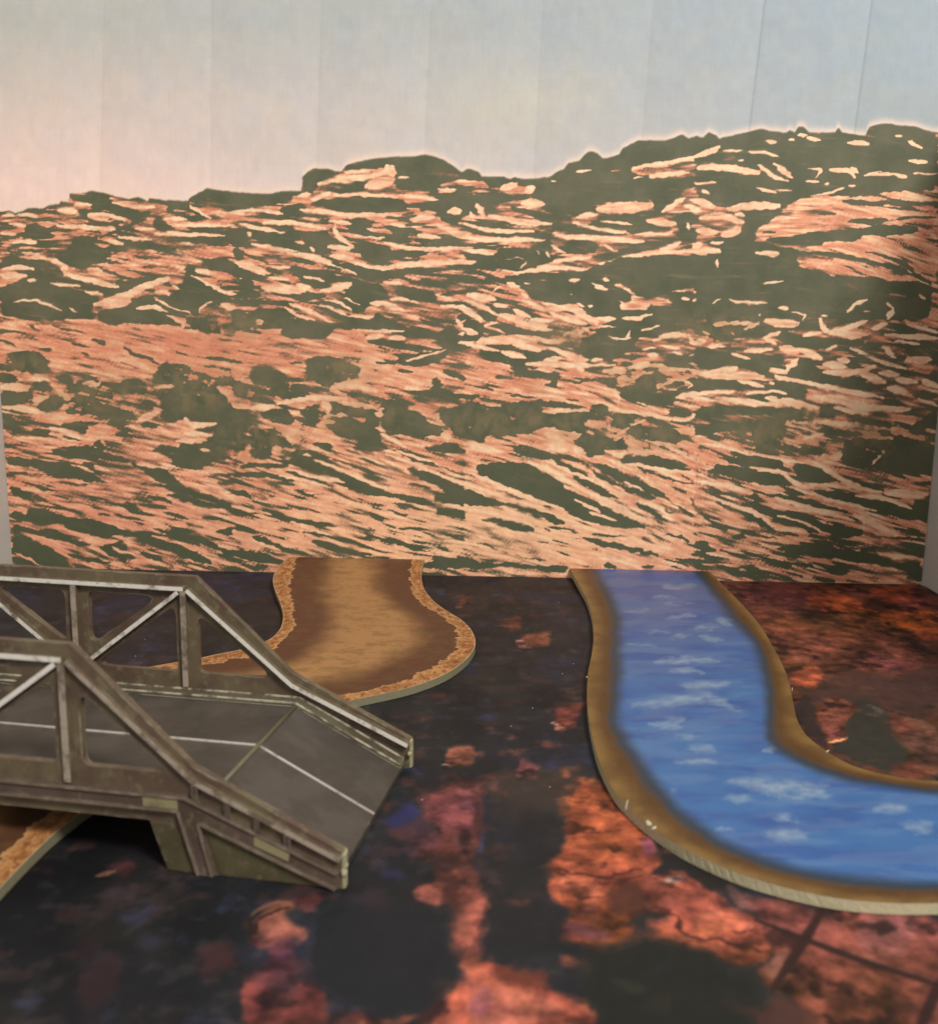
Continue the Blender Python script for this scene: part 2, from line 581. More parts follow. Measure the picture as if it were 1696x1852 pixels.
(1256,450,'''
P 180,0 700,80 860,150 1000,195 1150,190 1400,230 1540,215 1650,260 1640,400 1620,490 1480,500 1200,490 900,560 700,560 600,600 0,640 0,40 180,40
L 700,30 900,60 1100,100 1300,150 1540,210 1400,225 1240,190 1000,190 860,150 720,130
L 700,0 1000,0 1400,40 1696,180 1696,270 1640,250 1560,190 1400,110 1100,50 900,30 750,30
P 660,860 730,750 800,760 850,830 900,870 1050,910 1180,890 1200,940 1310,950 1300,990 1100,970 900,940 780,920 700,900
P 0,900 280,910 340,950 480,970 560,960 600,980 300,990 260,980 60,990 0,1010
P 670,970 770,960 780,1040 660,1040
P 520,740 620,730 620,800 540,800
P 560,600 700,590 760,650 860,650 1050,640 1180,640 1170,690 1000,660 880,700 740,690 600,650
P 1180,660 1300,650 1310,700 1190,700
P 880,1100 960,1080 980,1156 880,1156
P 30,1100 200,1090 600,1110 700,1120 760,1156 30,1156
P 1320,1050 1420,1040 1450,1100 1340,1100
P 1500,1030 1696,1000 1696,1050 1560,1050
P 1630,870 1696,850 1696,920
P 1240,780 1500,840 1600,870 1500,880 1300,830
P 0,680 250,690 350,740 500,770 500,860 300,820 120,840 0,830
d20 420,1010 560,1010
d18 700,20 1000,30 1250,90 1400,150
d24 1200,20 1450,90 1560,190 1650,240
l26 150,80 155,130
l14 460,245 620,220
l22 240,350 300,370 500,380
l26 580,410 650,415
l14 120,380 180,345
l14 680,440 780,460 750,500
l14 440,460 460,460
l60 500,500 600,520 720,520
l30 130,530 300,520 440,520
l20 340,560 420,530
l20 260,570 270,600
l22 50,580 110,590
l30 0,650 70,635
l24 90,680 210,680
l26 480,620 600,580
l20 490,620 560,660
l30 350,710 540,700
l30 260,735 380,765
l40 870,490 920,590 1050,560 1200,500
l14 890,470 940,460
l14 1170,440 1230,440
l30 1060,440 1120,380 1200,350
l34 1340,480 1390,420 1350,380
l40 1250,560 1330,520
l26 750,610 870,580
l50 940,590 1100,600 1200,600
l24 1480,520 1600,550 1696,580
l40 1330,600 1500,610 1696,620
l24 1400,640 1570,665
l20 1570,320 1600,350
l60 600,690 720,720
l50 730,700 880,760
l18 920,700 990,680
l34 1090,690 1200,740 1330,800 1470,830
l40 1330,690 1390,750
l40 640,850 720,770
l36 530,840 640,860
l50 900,800 1050,820
l40 1000,770 1080,780
l40 890,860 1100,870 1250,820
l60 1150,860 1320,930
l50 1290,860 1420,880
l40 1400,910 1550,930
l50 1600,920 1696,960
l50 1480,770 1640,770
l60 0,860 130,880 480,890
l40 130,850 300,830
l30 310,920 480,960
l20 520,935 550,940
l30 560,890 700,920
l34 700,920 900,960 1100,1000 1310,1040
l60 1350,970 1480,1000
l28 70,1000 270,1000
l40 0,1040 300,1060 600,1090
l24 360,1010 560,990 640,1010
l50 500,1040 700,1080 850,1110
l60 800,1040 1000,1040 1150,1100 1300,1110
l40 1250,1110 1500,1120
l24 1560,1050 1696,1090
l20 280,1140 600,1150
l30 980,1110 1200,1150
'''),
(0,740,'''
L 0,0 1696,0 1696,1156 0,1156
P 470,0 920,0 950,60 860,90 740,70 640,40 480,40
P 1120,0 1696,0 1696,200 1640,340 1500,360 1380,410 1200,390 1190,340 1230,290 1260,240 1440,230 1470,180 1330,130 1280,60 1200,100 1130,70
P 960,120 1050,80 1120,110 1080,135
P 30,150 200,150 330,135 360,170 300,205 100,190
P 400,95 560,90 620,120 590,180 520,150
P 790,170 850,160 980,190 1100,210 1200,230 980,200 830,195
P 650,240 690,205 740,270 700,280
P 370,270 520,260 640,270 750,310 850,330 900,380 780,360 640,340 440,330 370,300
P 400,180 480,180 590,230 520,220
P 920,260 1040,290 1090,280 1120,230 1260,280 1180,310 1080,300
P 40,330 130,340 350,370 480,380 620,440 700,480 760,520 640,500 500,490 400,480 280,420 180,400 50,380
P 560,370 660,380 640,410 720,480 660,450
P 900,370 1000,400 1140,420 1200,460 1260,530 1330,560 1500,610 1600,650 1660,710 1540,670 1400,620 1260,590 1180,530 1080,490 980,430
P 50,430 200,440 180,460 60,450
P 60,540 160,560 300,620 360,660 200,640 100,600
P 240,520 340,550 380,580 280,560
P 80,700 150,720 200,740 190,700 300,690 380,730 480,750 620,770 760,800 880,850 980,850 1080,890 1160,920 1250,950 1400,1010 1500,1090 1380,1070 1250,1020 1100,960 960,900 850,880 740,895 640,880 520,850 440,810 380,800 260,810 180,790 80,760
P 90,800 200,820 280,850 330,830 420,850 480,900 620,930 640,960 540,950 420,920 280,880 150,850 90,850
P 90,880 200,890 360,970 440,1040 500,1100 620,1110 640,1130 440,1110 330,1100 250,1060 120,1000 95,990
P 100,1020 250,1080 360,1120 100,1120
P 460,1010 560,1020 740,1060 800,1080 640,1070 500,1040
P 620,930 700,960 830,910 900,950 880,990 960,1030 900,1060 780,1030 700,980
P 960,990 1080,1010 1150,1050 1080,1060 980,1020
P 700,640 800,650 900,650 980,690 1000,720 860,690
P 1010,600 1120,610 1220,660 1080,640
P 1120,590 1280,600 1400,640 1540,680 1500,700 1340,660 1200,620
P 1110,710 1240,730 1340,770 1200,750
P 1040,820 1200,850 1380,900 1480,930 1560,980 1696,1000 1696,1040 1580,1020 1480,960 1300,920 1150,870
P 1400,750 1560,750 1560,770 1420,770
P 1500,850 1600,820 1696,860 1640,880 1520,870
P 1450,450 1696,450 1696,470 1500,475
P 1560,590 1696,570 1696,600 1600,600
P 1500,500 1620,520 1550,540
P 940,510 1040,520 1000,530
P 940,1110 1010,1120 940,1130
d12 560,520 650,530
d12 690,730 760,740
d12 800,730 900,760
d14 1620,630 1650,630
d12 1290,800 1360,810
d12 480,700 560,720
d16 750,90 900,110
d14 130,90 250,100
l40 1290,60 1340,120 1500,100
l50 960,80 1100,20
l30 1290,170 1470,180
l30 1230,220 1440,215
L 1640,340 1696,220 1696,350
l24 1400,280 1460,290
l34 350,130 450,150 570,200
l20 780,960 860,1000 940,1010
'''),
(420,740,'''
L 0,0 1696,0 1696,1156 0,1156
P 0,0 160,0 60,80 130,80 120,130 80,160 140,200 110,260 30,330 0,340
P 110,140 260,130 330,150 420,240 400,270 340,250 280,220 270,340 200,350 130,330 120,230 130,190
P 190,40 240,0 400,0 430,80 400,120 300,90 230,70
P 460,0 640,0 660,60 620,100 560,120 500,60
P 690,0 1000,0 1040,60 1010,120 1010,150 1050,230 1100,290 990,300 850,280 870,210 760,180 680,150 660,110 740,90 660,40
P 1030,0 1230,0 1330,30 1370,100 1450,120 1480,170 1450,190 1350,190 1280,190 1150,180 1080,180 1040,100
P 1430,50 1500,20 1696,0 1696,180 1600,170 1520,140
P 1330,260 1460,250 1540,230 1600,280 1660,300 1500,310 1350,280
P 50,390 120,370 340,380 380,350 400,370 380,410 200,410 60,410
P 400,350 430,290 540,280 600,310 700,350 560,340 640,380 760,420 860,480 960,540 1060,590 1200,590 1360,640 1420,670 1340,670 1200,640 1100,600 990,610 850,570 740,540 660,510 780,500 600,440 420,390
P 0,450 200,440 330,460 420,490 480,510 360,500 200,470 0,470
P 380,420 500,450 640,500 740,540 700,550 560,500 400,450
P 560,230 680,230 700,280 600,260
P 1100,270 1240,300 1400,370 1440,400 1300,370 1180,320
P 1200,400 1440,450 1500,490 1560,510 1696,570 1696,720 1560,680 1460,650 1400,640 1400,600 1500,600 1480,560 1280,470
P 1430,700 1560,700 1696,740 1696,770 1590,770 1420,730
P 1390,380 1560,430 1696,480 1560,450
P 1580,380 1696,340 1696,440
P 190,690 320,720 420,760 560,780 700,800 740,820 640,815 480,800 340,760
P 0,570 100,570 130,600 0,600
P 380,570 540,590 700,600 560,605
P 0,680 60,690 200,730 120,750 40,710
P 900,660 1100,710 1240,740 1200,750 1040,700
P 520,920 640,910 740,950 840,990 960,1000 1000,1020 860,1020 760,990 620,970
P 120,880 260,910 330,940 420,990 560,1010 400,1000 300,960 180,920
P 0,980 160,990 260,1020 380,1060 380,1080 240,1070 100,1050 0,1030
P 1340,1060 1560,1040 1696,1050 1696,1110 1560,1110 1340,1100
P 1240,870 1330,890 1300,900
P 1490,860 1600,900 1696,930 1560,910 1480,880
P 900,870 1060,910 1240,950 1540,1040 1400,1010 1150,950
P 450,840 700,880 900,930 1000,980 860,940 600,880
d12 700,650 790,660
d12 250,600 300,610
d12 1170,830 1350,840
d18 880,340 1000,380
d16 840,400 960,430
d22 1240,520 1380,550
d16 700,350 860,400
l20 550,270 700,310
l24 390,420 600,480 780,510
l18 1140,290 1400,370
l24 570,350 750,420 1000,530 1100,560
l20 330,460 500,500 680,540
l30 1050,180 1200,260
l24 1470,660 1600,690 1696,710
l20 490,320 550,325
l50 1470,170 1510,200
l36 1000,30 1050,40
l22 1080,320 1300,390 1500,480 1696,550
l30 650,50 800,40
'''),
(840,740,'''
L 0,180 130,240 300,180 560,120 780,180 1130,190 1300,150 1696,120 1696,1156 0,1156
P 0,0 1000,0 980,90 880,60 830,100 880,130 780,180 560,120 440,170 300,180 150,160 130,240 0,180
P 780,200 860,170 960,180 1060,220 1130,190 1130,280 1000,280 960,330 840,330 830,280 780,240
P 630,60 740,20 800,60 780,110 650,110
P 1010,130 1050,30 1200,10 1210,60 1100,130
P 1400,10 1600,10 1560,60 1440,40
P 1130,140 1240,100 1300,150 1480,130 1500,250 1300,220 1180,200
P 290,280 560,310 700,330 900,420 1010,490 1080,520 1260,580 1340,620 1280,640 1200,600 1100,560 1000,520 830,390 640,330 570,350 470,340 380,310
P 80,380 280,370 440,380 560,440 640,490 700,550 790,590 1000,690 1100,740 1200,790 1290,830 1060,825 850,790 700,710 500,620 380,570 240,510 90,440
P 600,330 740,400 870,470 960,540 1050,610 1090,630 980,610 860,540 760,470 660,410
P 890,370 1010,400 1160,460 1300,540 1440,640 1600,740 1696,790 1560,740 1420,640 1340,600 1240,560 1100,520 940,430
P 1090,340 1140,310 1210,330 1300,320 1440,350 1600,430 1440,430 1300,400 1200,370 1090,380
P 1150,390 1290,430 1340,460 1220,430
P 1170,640 1300,690 1400,760 1430,790 1330,760 1230,690
P 1370,690 1460,720 1420,730
P 0,540 100,590 240,640 400,680 600,720 720,800 620,800 480,740 280,670 120,680 0,670
P 80,760 240,760 400,810 500,850 380,850 200,800
P 100,500 300,580 460,640 320,600
P 540,820 620,850 580,860
P 800,890 960,920 1120,940 1330,1000 1360,1025 1200,1000 1080,970 960,960
P 0,905 140,940 380,1020 620,1060 500,1060 260,990 100,940
P 230,870 480,920 720,960 940,1000 800,975 500,920
P 1350,870 1500,880 1600,930 1440,890
P 0,1050 180,1080 360,1070 520,1090 720,1100 720,1156 600,1130 300,1100 0,1110
P 970,1070 1040,1080 1060,1110 970,1105
P 1230,1085 1340,1080 1320,1110 1230,1110
P 1370,1040 1500,1070 1600,1110 1440,1070
P 1560,600 1696,680 1696,760 1600,680
P 1300,440 1500,500 1696,540 1500,520
P 1590,930 1696,930 1696,950
d14 900,870 1150,890
l30 560,10 860,10
l70 570,170 780,190
L 290,270 560,220 540,260 700,290 480,310
l30 570,280 710,285
l30 760,280 830,300
l40 0,240 120,260 260,300
l28 440,370 600,420 760,530 900,600
l50 900,600 1100,700 1300,800
l28 570,360 760,450 950,520 1100,600
l22 760,630 880,680 940,720
l20 870,720 1060,780
l24 270,690 480,760
l26 0,690 200,730 400,780 540,850
l30 0,430 200,510 400,600 690,700
l24 0,510 150,570 350,640 560,690
l24 1110,510 1250,570
l22 1150,380 1300,410 1696,460
l34 980,290 1080,330 1120,300
l24 1150,300 1360,290
l24 1290,220 1540,310
l26 1200,640 1350,680 1450,780
l20 440,860 640,930
l24 1010,0 1300,40 1540,90 1620,30
l12 1060,180 1160,120 1260,70
l14 330,90..
'''),
(1256,740,'''
L 0,180 200,140 620,60 1696,130 1696,1233 0,1233
P 0,0 600,0 620,40 280,40 0,60
P 0,100 300,90 420,80 400,140 270,140 60,180 0,180
P 620,40 640,0 780,0 780,60 640,60
P 860,60 880,0 980,0 980,60
P 1040,50 1200,50 1500,130 1560,80 1696,0 1696,130 1560,140 1300,120 1100,90
P 400,100 450,90 620,60 620,200 540,290 420,290 400,200
P 860,130 1160,160 1180,180 1000,200 860,150
P 1100,210 1350,220 1400,170 1520,200 1600,260 1696,270 1696,460 1500,450 1300,440 1230,410 1020,380 1040,240
P 640,250 900,280 880,340 660,290
P 280,330 420,320 580,350 640,410 440,400 330,400 200,350
P 100,420 160,380 300,400 440,420 620,450 700,540 520,530 400,510 240,460 130,450
P 660,400 760,370 860,410 940,420 1000,500 900,510 820,520 740,500
P 1060,480 1160,500 1300,570 1200,550
P 830,570 920,560 1120,590 1300,640 1400,640 1520,680 1540,630 1640,640 1640,800 1560,780 1400,750 1250,720 1000,660 860,610
P 460,600 560,590 700,610 860,650 1000,690 1100,720 900,700 700,640 560,620
P 0,490 160,500 260,550 160,530
P 0,540 140,560 340,610 360,640 200,600
P 140,640 260,660 330,690 480,780 580,860 500,840 340,740 200,690
P 300,650 420,680 600,710 800,750 900,800 1080,820 1180,840 1180,880 1080,900 960,880 860,830 760,800 600,790 480,730
P 700,760 840,840 880,870 780,860
P 590,860 660,860 640,880
P 0,710 100,760 200,830 120,800
P 250,890 340,860 360,900 300,905
P 430,880 560,890 600,905 500,905
P 560,960 720,950 840,970 940,940 1000,990 980,1040 860,1030 740,1010 620,990
P 1010,1040 1140,1020 1160,960 1270,970 1300,1040 1420,1050 1580,1040 1580,1180 1400,1110 1250,1080 1100,1070
P 1290,940 1450,930 1600,960 1600,1050 1440,1000
P 1200,880 1400,890 1600,900 1600,920 1300,900
P 0,930 60,920 140,960 150,1000 40,990
P 300,970 440,1020 640,1060 820,1090 820,1110 600,1080 380,1010
P 130,1080 280,1100 420,1090 500,1130 560,1150 400,1120 200,1100
P 900,1110 1000,1110 1080,1140 960,1140
P 0,1060 100,1110 0,1100
P 1450,1160 1580,1150 1600,1200 1500,1200
P 720,1160 760,1150 760,1190
l24 20,240 200,260 370,310
l24 400,310 600,350 760,370
l40 850,380 960,450 1100,540 1300,580
l24 440,430 600,430 680,490 760,550 860,520 1080,550
l30 1120,600 1300,620 1510,690
l50 1330,580 1620,600
l26 700,560 900,620 1100,670 1260,710
l28 0,500 200,530 400,590
l30 560,620 800,690 1100,770
l50 1120,740 1400,880
l30 200,650 420,720 560,820
l18 580,740 760,790 900,860
l24 1080,190 1380,200
l26 760,210 900,170
l30 640,90 900,90 1100,110 1400,140
l50 960,340 1020,330
l16 1230,390 1340,280
l20 560,1110..
'''),
]
import math
PW,PH,PS=1163,713,1.6      # raster covers photo px x -80..1780, y -60..1080 at 2 px
PX0,PY0=-80.,-60.
rng=np.random.default_rng(7)
def vnoise(X,Y,seed,shape=512):
    g=np.random.default_rng(seed).random((shape,shape)).astype(np.float32)
    xi=np.floor(X).astype(int);yi=np.floor(Y).astype(int);fx=X-xi;fy=Y-yi
    fx=fx*fx*(3-2*fx);fy=fy*fy*(3-2*fy)
    a=g[yi%shape,xi%shape];b=g[yi%shape,(xi+1)%shape];c=g[(yi+1)%shape,xi%shape];d=g[(yi+1)%shape,(xi+1)%shape]
    return (a*(1-fx)+b*fx)*(1-fy)+(c*(1-fx)+d*fx)*fy
def fbm(X,Y,seed,o=4):
    s=0;a=.5;t=0
    for i in range(o):
        s=s+a*vnoise(X*2**i+17*i,Y*2**i+31*i,seed+i);t+=a;a*=.5
    return s/t
def chaikin(p,n=1,closed=True):
    p=np.array(p,float)
    for _ in range(n):
        q=np.roll(p,-1,0) if closed else p[1:]
        a=p if closed else p[:-1]
        r=np.empty((2*len(a),2));r[0::2]=.8*a+.2*q;r[1::2]=.2*a+.8*q
        if not closed: r=np.vstack([p[:1],r,p[-1:]])
        p=r
    return p
def inside(poly,X,Y):
    m=np.zeros(X.shape,bool);x2,y2=poly[-1]
    for x1,y1 in poly:
        if y1!=y2:
            c=((y1>Y)!=(y2>Y))&(X<(x2-x1)*(Y-y1)/(y2-y1)+x1);m^=c
        x2,y2=x1,y1
    return m
def stroke(pts,w,X,Y):
    pts=chaikin(pts,2,False);L=np.r_[0,np.cumsum(np.hypot(*np.diff(pts,axis=0).T))];best=np.full(X.shape,1e9)
    for i in range(len(pts)-1):
        (x1,y1),(x2,y2)=pts[i],pts[i+1];dx,dy=x2-x1,y2-y1;l2=dx*dx+dy*dy+1e-9
        t=np.clip(((X-x1)*dx+(Y-y1)*dy)/l2,0,1);d=np.hypot(X-x1-t*dx,Y-y1-t*dy)
        u=(L[i]+t*np.sqrt(l2))/L[-1];ww=.5*w*(.35+.65*np.sin(np.pi*np.clip(u,0.02,.98))**.6)
        best=np.minimum(best,d-ww)
    return best
def parse():
    from_=[]
    for ox,oy,txt in TILES:
        for ln in txt.strip().split('\n'):
            k,*pp=ln.split()
            try: pts=[tuple(map(float,p.split(','))) for p in pp]
            except ValueError: continue
            if len(pts)<2: continue
            pts=[(ox+a/3.8545,oy+b/3.8545) for a,b in pts]
            from_.append((k[0],float(k[1:] or 0)/3.8545,pts))
    return from_
SKY=[(-90,385),(0,382),(18,380),(28,385),(52,376),(78,376),(91,370),(107,369),(110,362),(124,366),(126,348),(145,350),(166,344),(192,349),(208,354),(233,360),(250,355),(267,364),(270,357),(293,361),(340,363),(343,357),(374,340),(420,346),(446,348),(485,350),(511,345),(545,345),(547,319),(555,311),(565,304),(589,304),(607,309),(617,309),(625,299),(641,293),(679,286),(705,283),(744,282),(770,279),(788,283),(804,289),(820,300),(835,311),(845,304),(852,305),(866,310),(872,319),(892,319),(910,319),(923,323),(931,319),(944,323),(970,322),(993,319),(1009,309),(1019,306),(1027,295),(1048,289),(1063,273),(1073,273),(1081,278),(1089,285),(1102,284),(1120,278),(1126,267),(1154,253),(1203,253),(1234,243),(1245,249),(1260,245),(1271,248),(1282,238),(1295,244),(1300,250),(1342,240),(1375,232),(1391,236),(1422,239),(1428,234),(1437,239),(1444,228),(1453,228),(1463,239),(1510,239),(1516,229),(1523,239),(1565,244),(1571,229),(1583,225),(1609,222),(1624,226),(1653,227),(1671,234),(1696,239),(1790,250)]
JIT=[(2.6*math.cos(a)*r,1.7*math.sin(a)*r) for r in (.35,1.) for a in (.3,1.35,2.4,3.45,4.5,5.5)]
BUSHES=[(170,720,140,35),(370,705,110,50),(470,800,90,40),(620,680,60,35),(640,750,110,30),(900,760,130,35),(1060,770,120,30),(1150,790,90,30),(1400,790,70,30),(1590,790,90,40),(40,660,40,25),(1180,680,90,30),(1300,590,80,30),(420,590,80,25),(1460,760,60,30),(1040,610,60,20)]
def backdrop_print():
    X,Y=np.meshgrid(PX0+PS*np.arange(PW),PY0+PS*np.arange(PH))
    bush=np.zeros_like(X)
    for x,y,rx,ry in BUSHES: bush=np.maximum(bush,np.exp(-(((X-x)/rx)**2+((Y-y)/ry)**2)))
    wx=X+6*(fbm(X/9,Y/6,3,4)-.5)*2+bush*9*(fbm(X/6,Y/6,5,3)-.5);wy=Y+3.8*(fbm(X/11+9,Y/7+5,4,4)-.5)*2+bush*9*(fbm(X/6+5,Y/6,6,3)-.5)
    # flow angle (degrees down to the right)
    cps=[(0,400,6),(400,400,8),(850,400,6),(1300,420,-4),(1690,420,12),(0,600,12),(400,600,14),(700,560,18),(900,600,14),(1300,600,6),(1650,600,8),(1690,500,35),(0,800,12),(300,850,18),(600,850,20),(900,900,20),(1100,880,32),(1300,850,25),(1500,880,20),(1690,900,15),(100,1000,25),(500,1000,17),(900,1000,14),(1300,1020,18)]
    A=0;Wt=0
    for x,y,a in cps:
        w=np.exp(-((X-x)**2+(1.6*(Y-y))**2)/150.**2)+1e-6;A=A+w*a;Wt=Wt+w
    A=np.radians(.74*A/Wt+13*(fbm(X/90,Y/60,11,2)-.5));ca,sa=np.cos(A),np.sin(A)
    def lic(seed,L,vs):
        n=np.random.default_rng(seed).standard_normal((PH,PW)).astype(np.float32)
        L=int(L*1.25)
        for _ in range(vs): n=(n+np.roll(n,1,0)+np.roll(n,-1,0))/3
        J,I=np.meshgrid(np.arange(PW),np.arange(PH));acc=n.copy();tot=1.
        for s in (1,-1):
            x=J.astype(float);y=I.astype(float)
            for k in range(L):
                xi=np.clip(x.round().astype(int),0,PW-1);yi=np.clip(y.round().astype(int),0,PH-1)
                x+=s*ca[yi,xi];y+=s*sa[yi,xi]
                xi=np.clip(x.round().astype(int),0,PW-1);yi=np.clip(y.round().astype(int),0,PH-1)
                w=1-k/L;acc+=w*n[yi,xi];tot+=w
        acc-=acc.mean();return acc/acc.std()
    l1=lic(21,15,2);l2=lic(22,11,1);l3=lic(23,22,7);l0=lic(25,16,1)
    l4=lic(24,7,0)
    tex=.42*l1+.46*l2+.28*l3+.28*l4
    tex=tex*(.7+.6*fbm(X/60,Y/30,33,2))
    F=.6*tex+.03+.34*np.exp(-(((X-1450)/260)**2+((Y-650)/80)**2))+.2*np.exp(-(((X-1300)/300)**2+((Y-790)/45)**2))
    HLT=np.zeros_like(F)
    K=np.zeros_like(F)      # bush softness
    for k,w,pts in parse():
        pts_low=min(q[1] for q in pts)>738 and len(pts)<9
        a=np.array(pts);x0,y0=a.min(0)-14-w;x1,y1=a.max(0)+14+w
        j0=max(int((x0-PX0)/PS),0);j1=min(int((x1-PX0)/PS)+1,PW);i0=max(int((y0-PY0)/PS),0);i1=min(int((y1-PY0)/PS)+1,PH)
        if j1<=j0 or i1<=i0: continue
        sl=(slice(i0,i1),slice(j0,j1));gx,gy=wx[sl],wy[sl]
        if k in 'PL':
            poly=chaikin(pts,1);m=0
            for ox,oy in JIT: m=m+inside(poly,gx+ox,gy+oy)/len(JIT)
            big=len(pts)>3
            v=(1.0+.42*tex[sl]) if k=='P' else ((-.10+.74*tex[sl]) if pts_low and pts[0][0]>830 else (-.30+.74*tex[sl]) if pts_low else (-.60+.70*tex[sl]))
            F[sl]=F[sl]*(1-m)+v*m
        else:
            d=stroke(pts,w,X[sl]+.75*(gx-X[sl]),Y[sl]+.75*(gy-Y[sl]));m=np.clip(.5-d/3.,0,1)
            v=(.95+.3*tex[sl]) if k=='d' else (-1.0+.42*tex[sl])
            F[sl]=F[sl]*(1-m)+v*m
            HLT[sl]=np.maximum(HLT[sl]*(1-m),m*min(1.,9./w)) if k=='l' else HLT[sl]*(1-m)
    # skyline
    sx,sy=np.array(SKY).T;yy=np.interp(wx[0]*0+X[0],sx,sy)
    yy=yy[None,:]+2.0*(fbm(X/6,Y*0+3,51,2)-.5)
    seamf=0
    dist=Y-yy                                   # <0 sky
    rim=(dist>0)&(dist<7)
    F=np.where(rim,np.maximum(F,.75-.12*dist+.5*tex),F)
    # ---- colours (sRGB 0-255, as printed)
    def c(*v): return np.array(v,float)
    mixc=lambda a,b,t:a*(1-t[...,None])+b*t[...,None]
    t=fbm(X/26,Y/12,61,4);t2=fbm(X/120,Y/80,71,2)
    I=np.clip(F*1.5,-1,1);bl=I.copy()
    for _ in range(5): bl=(bl+np.roll(bl,1,0)+np.roll(bl,-1,0)+np.roll(bl,2,1)+np.roll(bl,-2,1))/5
    near=np.clip(bl-I,0,1.2)
    isl=None
    light=mixc(c(226,150,116),c(255,196,154),np.clip((-F-.45)*1.0+(t-.5)*1.2+near*.5,0,1))
    light=mixc(light,c(255,220,178),np.clip(near*1.1-.25+(t-.5)*.8,0,.9))
    light=mixc(light,c(255,222,176),np.clip((-F-1.05)*1.6+(t-.55)*1.2,0,1))
    light=mixc(light,c(206,120,92),np.clip((F+.30)*2.4+(t2-.5)*.6,0,1)*.6)
    # dry reddish slope on the left, creamy slabs at the foot
    light=mixc(light,c(192,118,90),np.clip(l0*.42-.22-near*.3,0,.62))
    light=mixc(light,c(255,226,188),np.clip(l0*-.35-.30+near*.25,0,.7))
    light=mixc(light,c(255,226,186),np.clip(HLT*(.35+t*.8),0,.75))
    red=np.exp(-(((X-330)/300)**2+((Y-625)/45)**2));light=mixc(light,c(214,132,102),np.clip(red*.9,0,1)*np.clip(t*1.3,0,1))
    cream=np.exp(-(((X-850)/420)**2+((Y-960)/90)**2));light=mixc(light,c(253,204,160),cream*.7)
    pink=np.exp(-(((X-120)/260)**2+((Y-930)/120)**2));light=mixc(light,c(240,158,128),pink*.45)
    dark=mixc(c(88,92,70),c(108,105,82),np.clip(fbm(X/40,Y/40,81,3)*1.5-.25,0,1))
    dark=mixc(dark,c(126,118,90),np.clip(l0*.30-.34,0,.55))
    low=np.clip((Y-700)/350,0,1);dark=mixc(dark,c(78,86,64),low*.75)
    # bushes : soft brownish halos between the shrubs
    bt=fbm(X/16,Y/20,91,4)
    # sky
    u=X/1696.;v=Y/380.
    sky=mixc(c(190,190,184),c(160,172,180),np.clip(u*1.15-.1,0,1))
    lowc=mixc(c(249,219,208),c(180,187,187),np.clip((u-.12)*1.25,0,1))
    sky=mixc(sky,lowc,np.clip(v*1.25-.1,0,1)**1.1)
    sky=mixc(sky,c(202,198,182),np.exp(-(((X-930)/160)**2+((Y-190)/70)**2))*.55)
    sky=mixc(sky,c(206,198,190),np.exp(-(((X-600)/300)**2+((Y-260)/80)**2))*.45)
    n=fbm(X/14,Y/22,101,4)-.5;nh=vnoise(X/40,Y/2.2,111)-.5;nv=vnoise(X/2.4,Y/60,112)-.5
    n2=fbm(X/45,Y/35,121,3)-.5
    sky=sky*(1+.05*n+.008*nh+.010*nv)[...,None]+n2[...,None]*c(8,3,-5)
    # strip joints in the paper
    seam=np.zeros_like(F);step=np.zeros_like(F);fade=np.where(dist<0,1,.22)
    for i,(xa,xb) in enumerate([(189,184),(384,382),(582,575),(780,770),(982,970),(1182,1163),(1383,1356),(1577,1547)]):
        xs=xa+(xb-xa)*Y/225.;d=X-xs
        seam+=np.exp(-(d/1.7)**2)*(.10 if i>5 else .02)
        step+=np.where(d>0,np.exp(-np.maximum(d,0)/60.),0)*(-.018)+np.where(d<=0,np.exp(np.minimum(d,0)/50.),0)*.014
    seam=seam*fade
    halo=np.exp(-(np.maximum(-dist,0)/9.)**2)*(dist<=1);sky=mixc(sky,c(250,222,200),halo*.85)
    issky=np.clip(.5-dist/2.,0,1)
    bn=(fbm(X/5,Y/5,131,2)-.5)
    light=light*(1+.10*bn)[...,None];dark=dark*(1+.06*bn)[...,None]
    q=(1+step-seam)[...,None]
    light=light*q;dark=dark*(1+.5*step-.5*seam)[...,None];sky=sky*q
    dark=mixc(dark,c(142,120,88),np.clip(bush*1.1*(bt-.42)*2.2,0,.55))
    light=mixc(light,c(196,146,108),np.clip(bush*.9*(bt)*1.5,0,.7))
    F=F+.30*(fbm(X/4.2,Y/2.8,35,2)-.5)
    F=F+bush*(.10+(bt-.5)*3.4+(fbm(X/7,Y/6,93,3)-.5)*1.6)
    return X,Y,F,issky,light,dark,sky

# ------------------------------------------------------------------ the box : floor, printed backdrop, white side panels
A_ = onz(22, 1026); B_ = onz(1667, 1057)                 # where the backdrop meets the mat at its two corners
BU = (B_ - A_) / np.linalg.norm(B_ - A_); BN = np.array([BU[1], -BU[0], 0.0])     # along, and towards the viewer
BW = np.linalg.norm(B_ - A_)
def back_y(x): return A_[1] + (x - A_[0]) * BU[1] / BU[0]
X, Y, INK, ISKY, LIGHT, DARK, SKYC = backdrop_print()
def sample(a, px, py):
    fx = np.clip((px - PX0) / PS, 0, PW - 1.001); fy = np.clip((py - PY0) / PS, 0, PH - 1.001)
    i = fy.astype(int); j = fx.astype(int); u = fx - j; v = fy - i
    if a.ndim == 3: u = u[..., None]; v = v[..., None]
    return (a[i, j] * (1 - u) + a[i, j + 1] * u) * (1 - v) + (a[i + 1, j] * (1 - u) + a[i + 1, j + 1] * u) * v
NX, NZ = 1080, 690; HB = 0.40
uu, zz = np.meshgrid(np.linspace(0.0004, BW - 0.0004, NX), np.linspace(0, HB, NZ))
P = A_ + uu[..., None] * BU + zz[..., None] * np.array([0, 0, 1.0])
